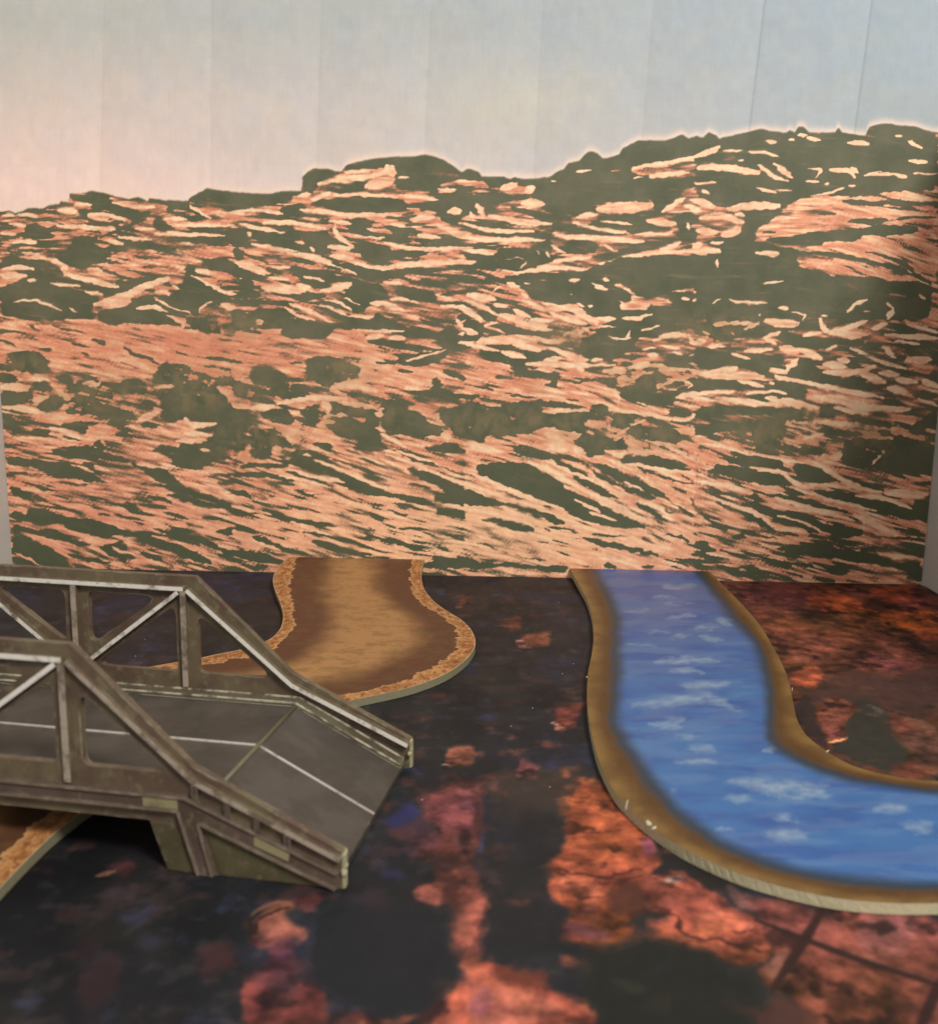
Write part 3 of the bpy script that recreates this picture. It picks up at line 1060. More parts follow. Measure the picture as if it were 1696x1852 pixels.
v = P - CAM; zc = v @ fwd; px = CX + F * (v @ RT) / zc; py = CY - F * (v @ UP) / zc
def grid_faces(r, c):
    i = np.arange(r * c).reshape(r, c); return np.stack([i[:-1, :-1], i[:-1, 1:], i[1:, 1:], i[1:, :-1]], -1).reshape(-1, 4)
pr = N('printed_paper', rough=.55, spec=.25)
ink = pr.math('ADD', pr.attr('ink'), pr.math('MULTIPLY', pr.math('SUBTRACT', pr.noise(900, 3), .5), .55))
soft = pr.math('ADD', .16, pr.math('MULTIPLY', pr.ramp(pr.noise(26, 3, .6), .42, .62), .62))
a = pr.ramp(pr.math('DIVIDE', ink, soft), -1, 1)
col = pr.mix(a, pr.attr('light', True), pr.attr('dark', True)); col = pr.mix(pr.attr('issky'), col, pr.attr('skyc', True))
g = pr.noise(700, 3, .6); g2 = pr.noise(1.0, 3, .6, pr.stretch((1500, 1500, 60)))
col = pr.scale(col, pr.math('ADD', 1.0, pr.math('ADD', pr.math('MULTIPLY', pr.math('SUBTRACT', g, .5), .10), pr.math('MULTIPLY', pr.math('SUBTRACT', g2, .5), .07))))
pr.color(col); pr.bump(pr.noise(45, 2), .25, .002)
g = 0.86
bd = empty('backdrop', tuple((A_ + B_) / 2), 'tall printed paper backdrop of red desert rocks and shrubs under a pale sky', 'backdrop')
mesh('printed_sheet', P.reshape(-1, 3), grid_faces(NZ, NX), pr.m, bd, bd.location, smooth=True, attrs={
    'ink': ('F', sample(INK, px, py)), 'issky': ('F', sample(ISKY, px, py)), 'light': ('C', lin(sample(LIGHT, px, py)).reshape(-1, 3) * g),
    'dark': ('C', lin(sample(DARK, px, py)).reshape(-1, 3) * g), 'skyc': ('C', lin(sample(SKYC, px, py)).reshape(-1, 3) * g * .95)})
def box(name, c0, u, v_, w, mat, parent=None, origin=(0, 0, 0)):
    c0, u, v_, w = map(np.asarray, (c0, u, v_, w))
    q = [c0, c0 + u, c0 + u + v_, c0 + v_]; q += [p + w for p in q]
    return mesh(name, q, [(0, 1, 2, 3), (7, 6, 5, 4), (0, 4, 5, 1), (1, 5, 6, 2), (2, 6, 7, 3), (3, 7, 4, 0)], mat, parent, origin)
board = N('white_board', rough=.6, gain=.75); board.color(board.mix(board.noise(30, 4), (206, 200, 190), (220, 214, 205))); board.bump(board.noise(400, 3), .15, .0004)
ZU = np.array([0, 0, 1.0])
box('backing_board', A_ - BN * .0005 - BU * .012, BU * (BW + .024), -BN * .004, ZU * .43, board.m, bd, bd.location)
for pt, sg, lab in ((A_, -1, 'white board standing along the left end of the backdrop, behind the bridge'), (B_, 1, 'white board standing along the right end of the backdrop, over the orange rocks')):
    c = pt + BU * sg * .0002 + BN * .0
    o = box('side_board', c, BN * .34, BU * sg * .006, ZU * (.40 if sg < 0 else .30), board.m, None, tuple(c)); tag(o, lab, 'board', 'white boards at the two ends of the backdrop')

# ------------------------------------------------------------------ mat
MC = dict(dk=(44,42,43))
DARKM = (44, 42, 43)
MAT = '''P 88,70,58 .6 14 880,1400 1040,1390 1100,1400 1090,1440 1000,1480 890,1470
P 138,78,61 1 8 1275,1030 1720,1030 1720,1425 1500,1400 1430,1330 1400,1240 1340,1120
P 121,62,57 .8 8 1340,1050 1480,1050 1470,1075 1400,1090 1350,1080
P 234,116,64 .9 6 1450,1076 1500,1070 1560,1095 1600,1110 1710,1098 1710,1165 1650,1150 1560,1112 1500,1105 1460,1090
P 212,101,64 .85 6 1570,1050 1660,1050 1650,1090 1600,1095 1578,1078
P 156,75,55 .8 6 1640,1060 1710,1070 1710,1098 1650,1098
P 85,52,46 .9 4 1552,1090 1590,1090 1600,1106 1555,1104
P 111,73,59 .75 10 1430,1095 1500,1110 1530,1130 1500,1140 1430,1125
P 172,96,72 .6 10 1370,1105 1440,1120 1520,1150 1500,1180 1400,1150
P 159,91,72 .6 10 1520,1150 1640,1160 1690,1180 1600,1200 1480,1190
P 88,62,55 .85 12 1440,1228 1710,1200 1710,1290 1600,1290 1440,1268
P 220,108,76 .8 6 1430,1208 1490,1200 1478,1232 1436,1242
P 57,46,48 .9 7 1435,1262 1480,1266 1470,1300 1490,1330 1500,1362 1445,1320
P 60,61,53 .95 10 1540,1258 1590,1262 1600,1300 1625,1330 1640,1385 1600,1402 1540,1380 1490,1350 1530,1330 1545,1290
P 170,93,84 .95 6 1500,1260 1535,1260 1534,1300 1522,1335 1488,1332 1475,1310 1490,1286
P 121,83,69 .7 12 1630,1320 1710,1300 1710,1400 1650,1392
S5 255,178,124 .9 3 1490,1334 1512,1337 1530,1332
S3 34,30,30 .9 3 1494,1341 1512,1345 1522,1341
S4 55,41,41 .8 3 1568,1276 1610,1286 1668,1298
P 162,129,117 .7 5 1560,1278 1580,1276 1600,1290 1575,1290
P 118,62,56 .9 5 826,1098 836,1086 852,1083 855,1090 848,1099
S3 156,101,99 .9 3 826,1099 838,1100
P 124,68,54 .85 5 917,1142 917,1124 928,1117 949,1117 935,1126 927,1140
P 152,90,70 .95 5 945,1168 960,1150 985,1138 998,1135 991,1160 965,1174
S6 216,145,136 .95 3 939,1169 950,1171 960,1172
S3 30,26,28 .8 3 942,1175 960,1177
P 136,70,62 .95 6 990,1306 998,1285 1019,1275 1047,1257 1050,1267 1038,1290 1027,1311 1009,1314
S5 233,170,160 .95 2 988,1309 1004,1307
S4 228,155,132 .9 2 1004,1311 1022,1304
S3 40,30,30 .9 2 1010,1300 1030,1301
P 98,50,50 .8 6 758,1270 780,1258 798,1256 800,1266 785,1273
P 163,97,81 .95 6 808,1372 820,1355 842,1348 866,1350 862,1376 850,1388 818,1389
S6 231,166,151 .95 2 807,1386 820,1387 830,1386
S4 34,26,26 .95 2 806,1379 820,1381 832,1379
S5 30,27,26 .8 4 812,1394 830,1396
P 153,91,83 .9 7 936,1400 938,1384 952,1368 966,1377 979,1398 965,1410 948,1408
S5 224,155,145 .95 2 937,1406 948,1405
S3 34,28,28 .8 2 938,1411 950,1411
P 44,50,88 .6 8 830,1215 855,1205 865,1215 840,1228
P 50,54,98 .7 10 705,1455 750,1445 740,1475 700,1480
P 56,58,90 .6 12 690,1560 730,1565 720,1600 690,1590
P 84,72,92 .7 8 215,1200 245,1190 270,1188 255,1198 225,1202
P 140,76,66 .95 16 745,1470 790,1445 800,1420 815,1410 870,1415 880,1440 865,1480 855,1530 860,1560 856,1600 866,1640 862,1690 885,1735 830,1745 815,1720 815,1660 800,1640 745,1620 740,1600 780,1590 790,1560 740,1540
P 161,93,94 .8 9 835,1415 872,1418 868,1440 840,1455 826,1432
P 199,112,96 .95 8 745,1605 790,1598 800,1620 788,1645 750,1632
P 190,104,88 .9 12 800,1580 865,1585 868,1640 850,1700 822,1700 825,1640 800,1600
P 121,97,127 .7 8 790,1552 830,1556 815,1570 788,1568
P 84,46,40 .95 6 800,1592 820,1592 828,1612 815,1660 802,1648 806,1620
P 80,46,44 .8 8 845,1470 870,1440 880,1500 850,1530
S6 40,30,32 .9 4 780,1499 800,1503
P 142,80,80 .7 8 758,1510 780,1500 800,1515 780,1525
P 42,41,42 .55 14 872,1440 1000,1470 1010,1540 995,1640 1010,1720 960,1740 900,1740 875,1680 865,1600 870,1520
S9 74,78,108 .8 5 868,1505 864,1530 876,1556
P 176,90,60 1 12 1035,1405 1085,1395 1105,1430 1130,1465 1170,1500 1190,1540 1180,1570 1165,1600 1160,1640 1115,1690 1108,1700 1080,1722 1020,1722 1010,1660 1000,1600 1005,1540 1010,1480 1025,1440
P 214,112,72 .9 8 1050,1430 1100,1440 1125,1470 1110,1490 1060,1480
P 186,116,72 .7 8 1060,1400 1085,1400 1098,1425 1060,1425
P 210,114,81 .9 8 1015,1572 1050,1570 1085,1600 1095,1625 1060,1645 1015,1615
P 228,131,110 .9 5 1040,1645 1085,1641 1085,1652 1035,1656
P 180,97,114 .9 6 1163,1510 1186,1516 1180,1542 1153,1546
P 128,74,82 .9 10 1010,1662 1100,1670 1105,1692 1050,1712 1012,1702
P 100,58,44 .9 10 1090,1595 1160,1590 1162,1645 1112,1650
S5 84,40,34 .85 4 1005,1560 1060,1572 1110,1582 1160,1566
S4 96,44,36 .8 4 1020,1505 1080,1512 1130,1498
S4 84,40,34 .8 4 1080,1585 1120,1590 1170,1580
S4 90,44,36 .7 4 1020,1625 1060,1632 1100,1615
P 197,102,79 1 10 1160,1600 1180,1576 1225,1565 1232,1580 1250,1602 1290,1622 1350,1640 1376,1660 1390,1700 1378,1712 1350,1762 1330,1772 1280,1722 1240,1702 1200,1682 1165,1650
P 237,199,180 .9 6 1192,1594 1220,1588 1232,1600 1205,1610
P 231,126,92 .9 9 1250,1652 1330,1642 1345,1668 1290,1690 1260,1680
P 228,116,94 .8 8 1190,1632 1240,1640 1245,1662 1200,1668
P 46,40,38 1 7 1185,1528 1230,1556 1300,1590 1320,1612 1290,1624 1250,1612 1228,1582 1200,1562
P 158,86,72 1 12 1305,1602 1430,1625 1720,1665 1720,1880 1470,1880 1440,1805 1350,1775 1392,1700 1375,1650
P 128,88,76 .7 10 1300,1600 1370,1618 1372,1645 1320,1632
P 148,98,94 .7 14 1385,1700 1450,1722 1405,1770 1350,1766
P 161,100,99 .6 16 1540,1640 1640,1650 1650,1720 1560,1710
S6 70,38,34 .9 4 1200,1664 1260,1690 1320,1702 1372,1704
S4 80,42,34 .8 3 1320,1684 1350,1678
S5! 178,116,114 .7 4 1372,1662 1462,1697 1562,1733 1700,1778
S12! 58,34,30 .95 5 1366,1664 1460,1701 1558,1739 1710,1786
S20! 58,34,30 .95 7 1492,1638 1448,1712 1396,1792
S23! 58,34,30 .95 8 1708,1765 1684,1812 1655,1880
P 36,39,34 .9 14 1060,1722 1130,1692 1200,1692 1280,1724 1350,1780 1392,1805 1380,1880 1040,1880 1030,1800 1090,1762
P 96,58,48 .8 14 1380,1800 1500,1835 1480,1880 1365,1880
P 66,70,52 .5 8 1110,1765 1160,1765 1150,1785 1105,1785
P 195,100,79 1 14 830,1742 880,1730 900,1750 980,1760 1000,1790 1060,1808 1072,1840 1040,1862 1020,1890 690,1890 740,1850 790,1830 800,1790
P 212,121,97 .9 12 830,1792 900,1782 990,1800 1010,1855 900,1880 820,1862
P 199,109,122 .85 10 830,1802 890,1792 880,1840 832,1850
P 118,60,46 .9 12 890,1742 1000,1755 1022,1782 960,1777 900,1765
P 195,106,83 .9 10 812,1722 860,1715 880,1740 830,1762
P 152,76,66 1 14 432,1792 500,1768 560,1790 582,1830 600,1890 410,1890
S10 60,32,30 .9 6 476,1806 500,1812 522,1818
P 120,66,56 .9 12 590,1830 660,1810 700,1830 680,1860 600,1870
P 186,108,79 .9 8 640,1842 720,1820 745,1802 752,1815 700,1850 640,1868
P 60,30,30 .8 8 745,1830 790,1805 800,1815 760,1842
P 140,84,66 .95 9 445,1682 480,1650 530,1625 548,1640 512,1665 550,1682 545,1700 500,1722 470,1700
S11 167,122,96 .9 4 455,1668 480,1650 512,1634 532,1632
S6 36,26,24 .9 4 470,1672 500,1664 535,1648
P 130,66,62 .85 9 540,1620 580,1614 592,1634 552,1642
P 122,66,66 .9 12 490,1700 520,1692 512,1740 500,1770 470,1790 460,1770
P 122,76,94 .8 8 480,1732 512,1722 515,1740 490,1742
P 152,84,62 .85 10 405,1742 440,1732 442,1760 410,1772
P 80,60,74 .8 10 452,1632 500,1616 480,1642 455,1650
P 38,40,44 1 14 560,1690 580,1650 630,1625 680,1615 740,1630 790,1665 815,1720 805,1770 760,1810 690,1825 620,1815 570,1790 545,1740
P 74,74,92 .7 8 722,1628 760,1632 740,1640
P 106,58,58 .9 9 182,1586 212,1572 245,1560 246,1582 226,1602 208,1592
S12 174,122,107 .95 4 184,1597 206,1594
S5 20,18,18 .9 4 180,1606 205,1608
P 68,66,88 .8 12 205,1662 275,1630 262,1652 240,1682 215,1682
P 60,54,70 .8 14 215,1702 300,1672 290,1702 245,1720 282,1742 258,1737
P 70,70,90 .8 12 10,1817 85,1803 65,1832 20,1837
P 56,38,40 .9 16 150,1762 190,1740 222,1770 222,1812 180,1832 140,1800
P 74,46,46 .9 18 350,1722 440,1682 430,1752 360,1792
P 46,32,36 .8 14 110,1715 160,1700 165,1730 120,1735
P 84,58,66 .8 14 700,1482 760,1482 800,1500 760,1522 700,1512
P 60,46,52 .8 16 640,1600 700,1600 700,1640 650,1640
P 50,56,110 .8 10 705,1470 735,1455 750,1465 720,1490 700,1495
P 52,54,92 .6 14 690,1560 730,1565 725,1600 690,1600
'''
def mat_colour(Xw, Yw):
    P = np.stack([Xw, Yw, np.zeros_like(Xw)], -1); px, py = proj(P)
    n1 = fbm(Xw * 60 + 40, Yw * 60 + 40, 301, 4); n2 = fbm(Xw * 22 + 40, Yw * 22 + 40, 302, 3); n3 = fbm(Xw * 190 + 90, Yw * 190 + 90, 303, 4); n4 = fbm(Xw * 110 + 190, Yw * 110 + 90, 304, 5)
    k = lambda c: np.array(c, float)
    def mx(a, b, t): return a * (1 - t[..., None]) + b * t[..., None]
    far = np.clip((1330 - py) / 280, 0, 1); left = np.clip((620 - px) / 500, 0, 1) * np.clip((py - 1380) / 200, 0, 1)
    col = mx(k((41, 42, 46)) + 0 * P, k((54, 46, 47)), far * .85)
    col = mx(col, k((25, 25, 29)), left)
    col = col * (.66 + .68 * n1)[..., None]; col = mx(col, k((92, 62, 54)), np.clip((n4 - .62) * 4, 0, .4))
    col = mx(col, k((58, 62, 90)), np.clip((n2 - .57) * 4, 0, .45)); col = mx(col, k((66, 62, 50)), np.clip((.42 - n2) * 3, 0, .4))
    n5 = fbm(Xw * 150 + 20, Yw * 150 + 60, 305, 5); n6 = fbm(Xw * 45 + 20, Yw * 45 + 60, 306, 3); n7 = fbm(Xw * 120 + 99, Yw * 120 + 60, 307, 4)
    zone = np.clip((py - 1340) / 120, 0, 1) * np.clip((px - 560) / 160, 0, 1)
    col = mx(col, k((150, 78, 62)), zone * np.clip((n5 - .52) * 5, 0, 1) * np.clip((n6 - .42) * 5, 0, 1) * .6)
    col = mx(col, k((84, 92, 150)), np.clip((n7 - .60) * 5, 0, 1) * np.clip((n6 - .45) * 4, 0, 1) * .45)
    col = mx(col, k((104, 98, 92)), np.clip((n3 - .60) * 5, 0, 1) * .30)
    rel = np.full(Xw.shape, .40)
    wxs = 20 * (py - 640) / 700; wx = px + wxs * 2 * (fbm(Xw * 70 + 9, Yw * 70 + 9, 311, 5) - .5); wy = py + wxs * 1.2 * 2 * (fbm(Xw * 70 + 70, Yw * 70 + 5, 312, 5) - .5)
    rs = np.random.default_rng(5).standard_normal((14, 2))
    for ln in MAT.strip().split('\n'):
        kind, cc, al, so, *pp = ln.split()
        c = k([float(q) for q in cc.split(',')]); al = float(al); so = float(so); pts = np.array([tuple(map(float, q.split(','))) for q in pp])
        r = 3 * so + 30
        sel = (px > pts[:, 0].min() - r) & (px < pts[:, 0].max() + r) & (py > pts[:, 1].min() - r) & (py < pts[:, 1].max() + r)
        if not sel.any(): continue
        gx, gy = wx[sel], wy[sel]
        if kind[0] == 'S':
            if kind[-1] == '!': gx, gy = px[sel], py[sel]
            w = float(kind[1:].rstrip('!')); d = stroke(pts, w, gx, gy); mk = np.clip(.5 - d / max(so, 1.0), 0, 1)
        else:
            poly = chaikin(pts, 2); mk = 0
            for ox, oy in rs: mk = mk + inside(poly, gx + ox * so, gy + oy * so * .7) / len(rs)
        rocky = c.sum() > 230
        if kind[-1] != '!':
            q = mk + ((n4[sel] - .5) * .9 + (n3[sel] - .5) * .5) * np.minimum(1, so / 7); mk = np.clip((q - .05) / .85, 0, 1); mk = mk * mk * (3 - 2 * mk)
        t = mk * al
        cc2 = c[None, :] * np.ones((len(gx), 3))
        if rocky:
            q = n1[sel] * .5 + n3[sel] * .5
            q = np.clip((q - .5) * 2.0 + .5, 0, 1.1); cc2 = cc2 * (.50 + .90 * q)[:, None] * (1 - .55 * np.clip((.47 - n5[sel]) * 6, 0, 1) * np.clip((n6[sel] - .3) * 4, 0, 1))[:, None] + (n2[sel][:, None] - .5) * k((18, 0, 44))
        col[sel] = col[sel] * (1 - t[:, None]) + cc2 * t[:, None]
        rel[sel] = rel[sel] * (1 - t) + (1.0 if rocky else .3) * t
    return col, rel
rowsY = np.concatenate([np.geomspace(.05, .16, 12)[:-1], np.geomspace(.16, 1.0, 440)]) ; rowsY = rowsY[:-1]
yb0 = back_y(0.0); rowsY = np.concatenate([np.geomspace(.05, .165, 12)[:-1], 1 / np.linspace(1 / .165, 1 / yb0, 420)])
cols = 640; GX = []; GY = []
for yr in rowsY:
    lo = max(-.2985, -.56 * yr - .02); hi = min(.2910, .56 * yr + .02)
    xs = np.concatenate([[-.2985, (-.2985 + lo) / 2], np.linspace(lo, hi, cols), [(.2910 + hi) / 2, .2910]]) if lo > -.2985 else np.concatenate([np.linspace(-.2985, lo + .0001, 2) , np.linspace(lo + .0002, .2910 if hi >= .2910 else hi, cols), [.2911, .29115]])
    xs = np.maximum.accumulate(xs); GX.append(xs); GY.append(yr * np.array([back_y(x) for x in (xs[0], xs[-1])]).mean() / yb0 + 0 * xs)
GX = np.array(GX); GY = np.array([yr / yb0 * (back_y(GX[i]) - .0006) for i, yr in enumerate(rowsY)])
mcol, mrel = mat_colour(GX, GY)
mm = N('printed_mat', rough=.62, spec=.22)
relief = mm.attr('relief'); 
r1 = mm.noise(150, 6, .66, None, .3); r2 = mm.noise(430, 5, .7, None, .2)
lum = mm.math('ADD', mm.math('MULTIPLY', mm.math('SUBTRACT', r1, .5), 2.3), mm.math('MULTIPLY', mm.math('SUBTRACT', r2, .5), 1.0))
col = mm.scale(mm.attr('print', True), mm.math('MAXIMUM', mm.math('ADD', 1.0, mm.math('MULTIPLY', lum, relief)), .18))
mm.color(col); mm.bump(mm.noise(2500, 2), .12, .0002)
Pm = np.stack([GX, GY, np.zeros_like(GX)], -1)
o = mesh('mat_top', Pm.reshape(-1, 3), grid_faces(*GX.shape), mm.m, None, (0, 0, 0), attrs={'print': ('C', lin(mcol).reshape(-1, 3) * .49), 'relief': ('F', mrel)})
o.name = 'ground_mat'; tag(o, 'dark gaming mat printed with red and orange rocks', None, None, 'structure')
tb = N('table_wood', rough=.5); tb.color(tb.mix(tb.noise(12, 4, .6, tb.stretch((1, 9, 1))), (70, 52, 38), (96, 72, 52)))
o = box('table_top', (-.7, -.6, -.024), (1.4, 0, 0), (0, 1.6, 0), (0, 0, .0225), tb.m); tag(o, None, None, None, 'structure')

# ------------------------------------------------------------------ flat card tiles : the river and the mud channel
TH = .0037
def lift(y, amt, L): 
    t = np.clip((y - (yb0 - L)) / L, 0, 1); return amt * t * t
def on_tile(x, y, amt, L):
    z = TH
    for _ in range(6):
        p = onz(x, y, z); z = TH + float(lift(p[1], amt, L))
    p = onz(x, y, z)
    if p[1] > back_y(p[0]) - .0012:                       # stop at the backdrop
        d = ray(x, y); yb = back_y(p[0]) - .0012; p = CAM + d * (yb - CAM[1]) / d[1]
    return p
def resample(pts, n):
    pts = np.array(pts); L = np.r_[0, np.cumsum(np.linalg.norm(np.diff(pts, axis=0), axis=1))]; t = np.linspace(0, L[-1], n)
    return np.stack([np.interp(t, L, pts[:, i]) for i in range(pts.shape[1])], 1)
def smooth_line(px_pts, amt, L, n, k=3):
    w = np.array([on_tile(x, y, amt, L) for x, y in chaikin(px_pts, 2, False)]); w = resample(w, n)
    for _ in range(k): w[1:-1] = (w[:-2] + 2 * w[1:-1] + w[2:]) / 4
    return w
def tile(name, Lo, Li, Ri, Ro, amt, Lk, n, mats, label, cat):
    lo, li, ri, ro = (smooth_line(q, amt, Lk, n) for q in (Lo, Li, Ri, Ro))
    for q in (lo, li, ri, ro): q[:, 2] = TH + lift(q[:, 1], amt, Lk)
    cols = []; t = []; k1, k2 = 10, 64
    for i in range(k1): f = i / k1; cols.append(lo * (1 - f) + li * f); t.append(np.full(n, 1 - f))
    dw = np.linalg.norm(ri - li, axis=1)
    for i in range(k2): f = i / k2; cols.append(li * (1 - f) + ri * f); t.append(-np.minimum(f, 1 - f) * dw / .010)
    for i in range(k1 + 1): f = i / k1; cols.append(ri * (1 - f) + ro * f); t.append(np.full(n, f))
    G = np.stack(cols, 1); T = np.stack(t, 1); S = np.repeat(np.linspace(0, 1, n)[:, None], G.shape[1], 1)
    org = tuple(G.reshape(-1, 3).mean(0) * np.array([1, 1, 0])); root = empty(name, org, label, cat)
    px, py = proj(G); foam = FOAM(px, py) if name == 'river_tile' else np.zeros_like(px)
    side = np.zeros_like(T); 
    f = grid_faces(*T.shape)[:, ::-1]
    mesh('printed_face', G.reshape(-1, 3), f, mats[0], root, org, smooth=True, attrs={'edge': ('F', T), 'foam': ('F', foam), 'along': ('F', S)})
    # cut edge all round and underside
    rng_ = np.random.default_rng(3)
    loop = np.concatenate([lo, ro[::-1]]); j = rng_.standard_normal(len(loop)) * .00004
    top = loop.copy(); top[:, 2] -= .00002; bot = loop.copy(); bot[:, 2] -= TH - .0002; nl = len(loop)
    ctr = loop.copy()
    for _ in range(40): ctr = (np.roll(ctr, 1, 0) + ctr + np.roll(ctr, -1, 0)) / 3
    mid = (top + bot) / 2; mid[:, :2] += j[:, None] * np.array([1, 1])
    V = np.concatenate([top, mid, bot]); fc = []
    for a in range(2):
        for i in range(nl):
            i2 = (i + 1) % nl; fc.append((a * nl + i, a * nl + i2, (a + 1) * nl + i2, (a + 1) * nl + i))
    mesh('cut_edge', V, fc, mats[1], root, org)
    U = G.copy(); U[..., 2] -= TH - .0002
    mesh('underside', U[:, ::6].reshape(-1, 3), grid_faces(*U[:, ::6].shape[:2]), mats[1], root, org)
    return root, lo, ro
FO = []
for s_, o_, txt in ((2.646, (960, 980), '''20 590,570 700,560 900,575|18 660,620 740,615 810,625|34 740,695 850,680 940,680|34 520,780 700,755 850,740 980,795|34 600,870 660,885 730,850|24 740,990 830,985 900,995|44 1000,1145 1130,1175 1200,1180 1280,1165|30 940,1225 1060,1230|16 700,1050 900,1060|16 920,1370 980,1372|46 1150,1400 1300,1410|26 1200,1320 1260,1330|26 900,385 960,385|16 660,360 770,355|20 770,405 880,412|18 670,455 740,445|16 810,445 900,475|10 470,490 600,495|12 580,262 680,265|12 480,330 560,322|12 650,293 750,300|16 1130,995 1190,1000|14 560,430 640,437|14 1130,1180 1200,1240|50 1290,1180 1400,1190|12 640,210 760,215|14 700,930 790,940'''),
                    (3.419, (1200, 1400), '''44 1330,210 1500,215|56 1500,325 1650,330|40 700,270 790,275|60 540,40 700,90 830,60|40 700,110 780,150 1000,120|30 380,150 550,155|18 350,340 440,340|50 680,380 860,390|14 20,100 90,100''')):
    for q in txt.split('|'):
        w, *pp = q.split(); FO.append((float(w) / s_, [(o_[0] + float(a.split(',')[0]) / s_, o_[1] + float(a.split(',')[1]) / s_) for a in pp]))
def FOAM(px, py):
    wx = px + 46 * (fbm(px / 22, py / 7, 401, 4) - .5); wy = py + 14 * (fbm(px / 18 + 7, py / 8, 402, 4) - .5); f = np.zeros_like(px)
    for w, pts in FO:
        d = stroke(np.array(pts), w, wx, wy); f = np.maximum(f, np.clip(.5 - d / (w * .75 + 2.5), 0, 1) * (.72 if w > 6 else .5))
    s = fbm(px / 70, py / 12, 404, 4); return f * (.25 + 1.3 * fbm(px / 14, py / 4, 403, 4)) + np.clip((s - .5) * 1.2, 0, .12)
rv = N('river_print', rough=.42, spec=.35)
e = rv.attr('edge'); en = rv.math('ADD', e, rv.math('MULTIPLY', rv.math('SUBTRACT', rv.noise(60, 4), .5), .55))
dep = rv.math('ADD', rv.math('MULTIPLY', rv.attr('along'), -1.0), 1.0)
blue = rv.mix(rv.ramp(rv.attr('along'), .0, .55), (100, 112, 166), (80, 134, 198))
blue = rv.mix(rv.ramp(rv.noise(28, 4, .55, rv.stretch((1, 2.4, 1))), .40, .66), blue, (70, 112, 184))
blue = rv.scale(blue, rv.math('ADD', .93, rv.math('MULTIPLY', rv.noise(160, 3, .6, rv.stretch((.5, 3, 1))), .14)))
blue = rv.mix(rv.attr('foam'), blue, (172, 198, 220))
blue = rv.mix(rv.ramp(en, -.85, -.02), blue, (58, 74, 88))
br = rv.mix(rv.noise(420, 5, .7), (80, 53, 24), (136, 96, 46)); br = rv.mix(rv.ramp(e, .3, .97, 0, .55), br, (184, 146, 82))
br = rv.mix(rv.math('MULTIPLY', rv.ramp(rv.noise(60, 3), .42, .62), .5), br, (96, 64, 34))
rv.color(rv.mix(rv.ramp(en, -.08, .34), blue, br)); rv.bump(rv.noise(1800, 3), .2, .0002)
ce = N('cut_card', rough=.8, gain=.82); ce.color(ce.mix(ce.noise(1100, 4, .7), (150, 142, 112), (206, 196, 160))); ce.bump(ce.noise(1600, 3), .6, .0004)
RLo = [(1030,1027),(1045,1055),(1062,1085),(1071,1115),(1074,1150),(1070,1185),(1063,1215),(1061,1250),(1063,1290),(1070,1330),(1080,1370),(1095,1405),(1114,1438),(1140,1466),(1180,1500),(1230,1533),(1290,1562),(1350,1586),(1420,1606),(1492,1622),(1560,1631),(1640,1635),(1740,1633),(1850,1625)]
RLi = [(1070,1027),(1086,1062),(1102,1090),(1110,1115),(1111,1140),(1109,1170),(1110,1222),(1109,1260),(1101,1301),(1119,1339),(1149,1381),(1183,1426),(1206,1456),(1243,1490),(1281,1520),(1338,1549),(1414,1575),(1492,1590),(1560,1602),(1640,1608),(1740,1606),(1850,1600)]
RRi = [(1262,1027),(1290,1062),(1312,1090),(1331,1115),(1349,1135),(1364,1152),(1376,1169),(1389,1214),(1395,1258),(1395,1294),(1393,1328),(1406,1350),(1436,1366),(1481,1388),(1510,1397),(1541,1406),(1593,1416),(1645,1424),(1696,1429),(1740,1430),(1790,1430),(1850,1428)]
RRo = [(1276,1027),(1308,1059),(1332,1083),(1353,1105),(1367,1122),(1380,1139),(1395,1165),(1410,1192),(1425,1226),(1432,1260),(1440,1301),(1455,1328),(1478,1348),(1505,1366),(1531,1381),(1567,1394),(1619,1405),(1660,1411),(1696,1413),(1740,1414),(1790,1414),(1850,1412)]
river, rlo, rro = tile('river_tile', RLo, RLi, RRi, RRo, .0030, .10, 420, (rv.m, ce.m), 'blue river tile cut from thick card with brown sandy banks and white ripples', 'river tile')
bt = N('mud_print', rough=.5, spec=.3)
e = bt.attr('edge'); big = bt.noise(75, 4, .6)
# the stony rim has a ragged inner outline
en = bt.math('ADD', e, bt.math('ADD', bt.math('MULTIPLY', bt.math('SUBTRACT', bt.noise(130, 3, .6), .5), 1.3), bt.math('MULTIPLY', bt.math('SUBTRACT', bt.noise(420, 2), .5), .3)))
floor_ = bt.mix(bt.ramp(bt.math('ADD', e, bt.math('MULTIPLY', bt.math('SUBTRACT', big, .5), -1.8)), -3.4, -1.15), (206, 154, 98), (112, 72, 50))
floor_ = bt.mix(bt.math('MULTIPLY', bt.ramp(bt.noise(110, 6, .7, bt.stretch((1, 1.4, 1))), .46, .62), .45), floor_, (128, 100, 58))
rim = bt.mix(bt.ramp(bt.noise(190, 5, .7, bt.stretch((1.8, 1, 1)), .6), .35, .68), (166, 98, 54), (244, 182, 116)); rim = bt.mix(bt.ramp(bt.noise(420, 4), .55, .75), rim, (120, 70, 36))
rim = bt.mix(bt.ramp(en, .30, .10, 0, .6), rim, (236, 184, 124)); rim = bt.mix(bt.ramp(e, .93, .99, 0, .75), rim, (236, 214, 170))
bt.color(bt.mix(bt.ramp(en, .02, .08), floor_, rim)); bt.bump(bt.noise(700, 4), .25, .0004)
ce2 = N('cut_card_olive', rough=.8, gain=.62); ce2.color(ce2.mix(ce2.noise(1300, 4, .7), (118, 112, 84), (160, 154, 124))); ce2.bump(ce2.noise(1600, 3), .6, .0004)
